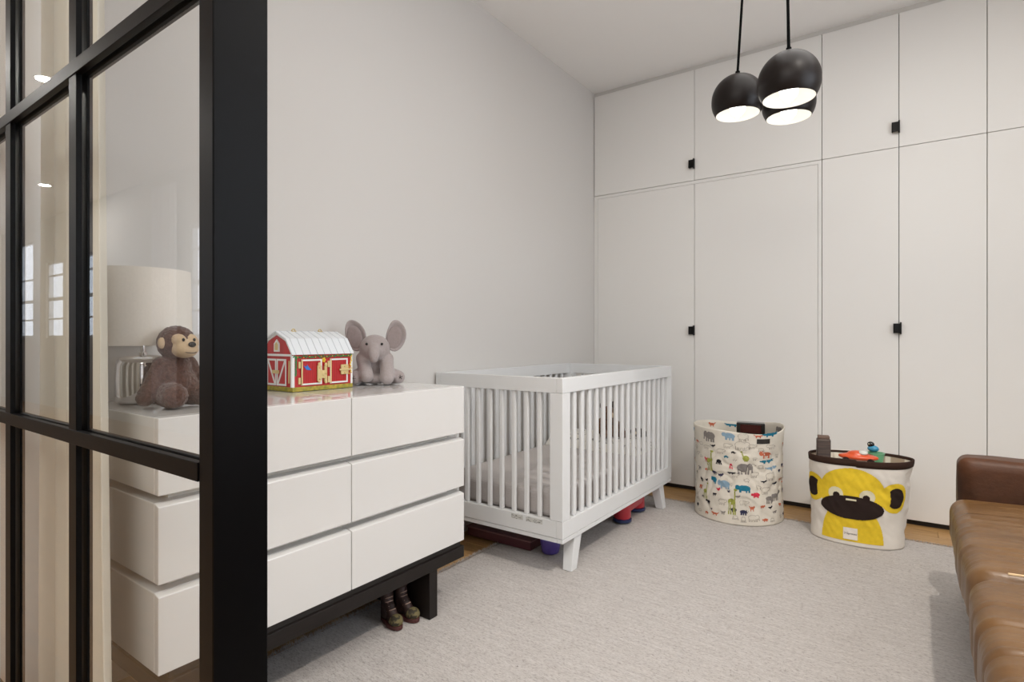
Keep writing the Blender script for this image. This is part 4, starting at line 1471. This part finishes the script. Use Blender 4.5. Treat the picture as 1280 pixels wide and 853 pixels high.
def cushion(name, x0, x1, y0, y1, z0, z1, r, seams, seed, m, amp=0.0034, parent=sf, freq=34):
    """puffed leather cushion: a rounded cross-section swept along y, creased across."""
    prof = []
    for cx, cz, a0 in ((x1 - r, z0 + r, -90), (x1 - r, z1 - r, 0), (x0 + r, z1 - r, 90), (x0 + r, z0 + r, 180)):
        for k in range(9):
            a = R(a0 + 90 * k / 8)
            prof.append((cx + r * math.cos(a), cz + r * math.sin(a)))
    fine = []
    for i in range(len(prof)):
        a, b = prof[i], prof[(i + 1) % len(prof)]
        n = max(1, int(math.hypot(b[0] - a[0], b[1] - a[1]) / 0.02))
        for k in range(n):
            fine.append((a[0] + (b[0] - a[0]) * k / n, a[1] + (b[1] - a[1]) * k / n))
    ny = int((y1 - y0) / 0.006)
    cx, cz = (x0 + x1) / 2, (z0 + z1) / 2
    bm = NB()
    rings = []
    for j in range(ny + 1):
        y = y0 + (y1 - y0) * j / ny
        e = min(y - y0, y1 - y)
        k = 0 if e >= r else r - math.sqrt(max(0, r * r - (r - e) ** 2))
        ring = []
        for x, z in fine:
            dx, dz = x - cx, z - cz
            hx, hz = (x1 - x0) / 2, (z1 - z0) / 2
            px, pz = cx + dx * (hx - k) / hx, cz + dz * (hz - k) / hz
            n = amp * (noise.noise((x * 4 + seed, y * freq, z * 4)) + 0.5 * noise.noise((x * 9, y * freq * 2.3 + seed, z * 9)))
            n += 0.006 * noise.noise((x * 3, y * 3, seed))
            for sy, dep, wid in seams:
                yy = sy + 0.020 * noise.noise((x * 5, sy * 9, z * 3)) + 0.03 * (x - 0.3)
                n -= dep * math.exp(-((y - yy) / wid) ** 2)
                n += dep * 0.4 * math.exp(-((y - yy - 2.4 * wid) / (1.5 * wid)) ** 2)
            ln = math.hypot(dx / hx, dz / hz) or 1
            f = min(1, e / 0.03)
            vx, vz = dx / hx, dz / hz
            big = max(abs(vx), abs(vz))
            nxv, nzv = (vx if abs(vx) > 0.9 else 0.0), (vz if abs(vz) > 0.6 else 0.0)
            puff = 0.012 * (1 - vx * vx) * (1 if vz > 0 else 0) * f
            ring.append(bm.verts.new((px + n * nxv * f, y, pz + n * nzv * f + puff)))
        rings.append(ring)
    m_ = len(fine)
    for a, b in zip(rings, rings[1:]):
        for i in range(m_):
            bm.faces.new((a[i], a[(i + 1) % m_], b[(i + 1) % m_], b[i]))
    bm.faces.new(rings[0])
    bm.faces.new(rings[-1][::-1])
    return obj(name, bm, m, parent, smooth=True, w=True, angle=70)


bx('frame', M['leather_d'], sf, SX0 + 0.03, SX1 - 0.01, SY0, SY1, 0.215, 0.285, bevel=0.012, seg=3)
cushion('seat_cushion', SX0, 0.86, 1.905, 2.752, 0.286, 0.462, 0.050, [(2.55, 0.0015, 0.008), (2.28, 0.002, 0.008), (2.12, 0.0015, 0.008)], 1.0, M['leather'])
cushion('seat_cushion', SX0, 0.86, 0.70, 1.900, 0.286, 0.458, 0.050, [(1.69, 0.004, 0.007), (1.585, 0.006, 0.008), (1.44, 0.005, 0.007), (1.33, 0.003, 0.007), (1.1, 0.003, 0.008)], 4.0, M['leather'])
bm = NB()
tube(bm, [(0.20 + 0.06 * i, 1.9015 + 0.004 * math.sin(i * 1.3), 0.4665 + 0.0075 * math.sin(PI * min(1, (i + 1) / 5) / 2)) for i in range(10)], 0.0035, 8)
obj('lit_crease', bm, M['seam'], sf, smooth=True, w=True)  # thin pale tube painting the lit edge of the worn crease
cushion('arm', SX0 + 0.030, SX1, 2.755, SY1, 0.215, 0.604, 0.035, [], 7.0, M['leather_d'], 0.003, freq=5)
cushion('arm', SX0 + 0.024, SX1, SY0 - 0.10, SY0 + 0.06, 0.215, 0.604, 0.035, [], 9.0, M['leather_d'], 0.003, freq=5)
cushion('backrest', 0.865, SX1 + 0.03, 0.70, 2.75, 0.286, 0.80, 0.05, [(1.9, 0.01, 0.012)], 11.0, M['leather_d'], 0.003)
for lx in (0.22, 0.93):
    for ly in (0.72, 2.80):
        bm = NB()
        lathe(bm, [(0, 0), (0.014, 0), (0.022, 0.215), (0, 0.215)], 16, c=(lx, ly, 0))
        obj('leg', bm, M['darkwood'], sf, smooth=True, w=True)

# ------------------------------------------------------------------ toddler boots under the dresser
M['boot'] = mat('brown_red_boot_leather', (60, 38, 33), 0.6, rgb2=(36, 24, 22), scale=60)
M['boot_sole'] = mat('dark_red_rubber', (74, 36, 34), 0.6)
M['camo'] = mat('camouflage_cloth', (104, 94, 60), 0.8, rgb2=(50, 44, 32), scale=55, contrast=(0.45, 0.52), detail=1)
M['lace'] = mat('pale_lace', (166, 140, 126), 0.8)
for (px, py, rz, lab_) in ((-1.590, 1.452, -14, 'small brown and camouflage toddler boot under the dresser, left of the pair'),
                           (-1.580, 1.520, -4, 'small brown and camouflage toddler boot under the dresser, nearest the dresser leg')):
    t = thing('toddler_boot', lab_, 'boot', (px, py, 0.001), R(rz), 'toddler boots under the dresser')
    bm = NB()
    pl = []
    for k in range(28):
        a = 2 * PI * k / 28
        x = 0.066 * math.cos(a)
        w_ = 0.029 if math.cos(a) > 0 else 0.024
        pl.append((x, w_ * math.copysign(abs(math.sin(a)) ** 0.8, math.sin(a))))
    prism(bm, pl, lambda p, q, d: (p, q, d), 0.0, 0.014)
    obj('sole', bm, M['boot_sole'], t, bevel=0.002)
    bm = NB()
    ell(bm, (0.026, 0, 0.026), (0.036, 0.025, 0.020))
    ell(bm, (-0.03, 0, 0.030), (0.033, 0.023, 0.026))
    limb(bm, (-0.030, 0, 0.03), (-0.034, 0, 0.098), 0.024, 0.025, 7)
    limb(bm, (0.012, 0, 0.034), (-0.020, 0, 0.066), 0.020, 0.021, 5)
    o = obj('upper', bm, M['boot'], t)
    soft(o, 0.0035, 4)
    bm = NB()
    ell(bm, (0.036, 0, 0.026), (0.030, 0.0262, 0.0212))
    obj('toe_cap', bm, M['camo'], t, smooth=True)
    for i, (lx, lz) in enumerate(((0.012, 0.056), (0.0, 0.066), (-0.008, 0.080), (-0.010, 0.094))):
        bm = NB()
        tube(bm, [(lx - 0.012, -0.018, lz - 0.004), (lx + 0.001, -0.010, lz + 0.002), (lx + 0.003, 0, lz + 0.003), (lx + 0.001, 0.010, lz + 0.002), (lx - 0.012, 0.018, lz - 0.004)], 0.0018, 6)
        obj('lace', bm, M['lace'], t, smooth=True)
    bm = NB()
    lathe(bm, [(0.018, 0.118), (0.0255, 0.114), (0.027, 0.120), (0.022, 0.124), (0.018, 0.122)], 20, c=(-0.034, 0, 0), close=True)
    obj('cuff', bm, M['boot'], t, smooth=True)

# ------------------------------------------------------------------ things under the crib
ub = thing('flat_box', 'flat maroon box lying on the floor under the crib', 'box', (-1.765, 2.66, 0.002))
bm = NB()
box(bm, -0.205, 0.205, -0.31, 0.30, 0.0, 0.042)
obj('tray', bm, mat('maroon_card', (92, 46, 52), 0.45), ub, bevel=0.003)
bm = NB()
box(bm, -0.210, 0.210, -0.315, 0.305, 0.0425, 0.052)
obj('lid', bm, mat('dusty_pink_card', (120, 82, 86), 0.4), ub, bevel=0.002)
pt_ = thing('plastic_tub', 'purple ribbed plastic tub under the near end of the crib', 'tub', (-1.470, 2.395, 0.001))
M['purple'] = mat('purple_plastic', (92, 74, 158), 0.4, coat=0.2)
bm = NB()
n = 44
pr = [(0.030, 0.0), (0.040, 0.006), (0.048, 0.05), (0.054, 0.118)]
rings = []
for r, z in pr + [(p[0] - 0.003, p[1] + 0.003) for p in pr[::-1]]:
    rings.append([bm.verts.new(((r + 0.0022 * (i % 2) * (1 if z > 0.004 else 0)) * math.cos(2 * PI * i / n), (r + 0.0022 * (i % 2)) * math.sin(2 * PI * i / n), z)) for i in range(n)])
for a, b in zip(rings, rings[1:]):
    for i in range(n):
        bm.faces.new((a[i], a[(i + 1) % n], b[(i + 1) % n], b[i]))
bm.faces.new(rings[0][::-1])
bm.faces.new(rings[-1])
obj('tub_wall', bm, M['purple'], pt_, smooth=True, angle=60)
bm = NB()
lathe(bm, [(0.052, 0.122), (0.060, 0.118), (0.060, 0.124), (0.052, 0.125)], 32, close=True)
obj('rim', bm, M['purple'], pt_, smooth=True)
rt_ = thing('ride_on_toy', 'red plastic toy on navy wheels under the far end of the crib', 'toy', (-1.385, 3.165, 0.001), R(94))
M['red'] = mat('red_plastic', (188, 42, 56), 0.35, coat=0.3)
M['navy'] = mat('navy_plastic', (36, 50, 92), 0.4, coat=0.2)
bm = NB()
box(bm, -0.14, 0.14, -0.045, 0.045, 0.052, 0.115)
obj('body', bm, M['red'], rt_, bevel=0.022, seg=4)
for sx in (-0.125, 0.125):
    bm = NB()
    lathe(bm, [(0, 0.026), (0.046, 0.026), (0.050, 0.034), (0.047, 0.11), (0.040, 0.118), (0, 0.118)], 28, c=(sx, 0, 0))
    foot = obj('foot', bm, M['red'], rt_, smooth=True)
    bm = NB()
    lathe(bm, [(0, 0.0), (0.040, 0.0), (0.054, 0.010), (0.054, 0.022), (0.046, 0.0255), (0, 0.0255)], 28, c=(sx, 0, 0))
    obj('wheel', bm, M['navy'], foot, smooth=True)
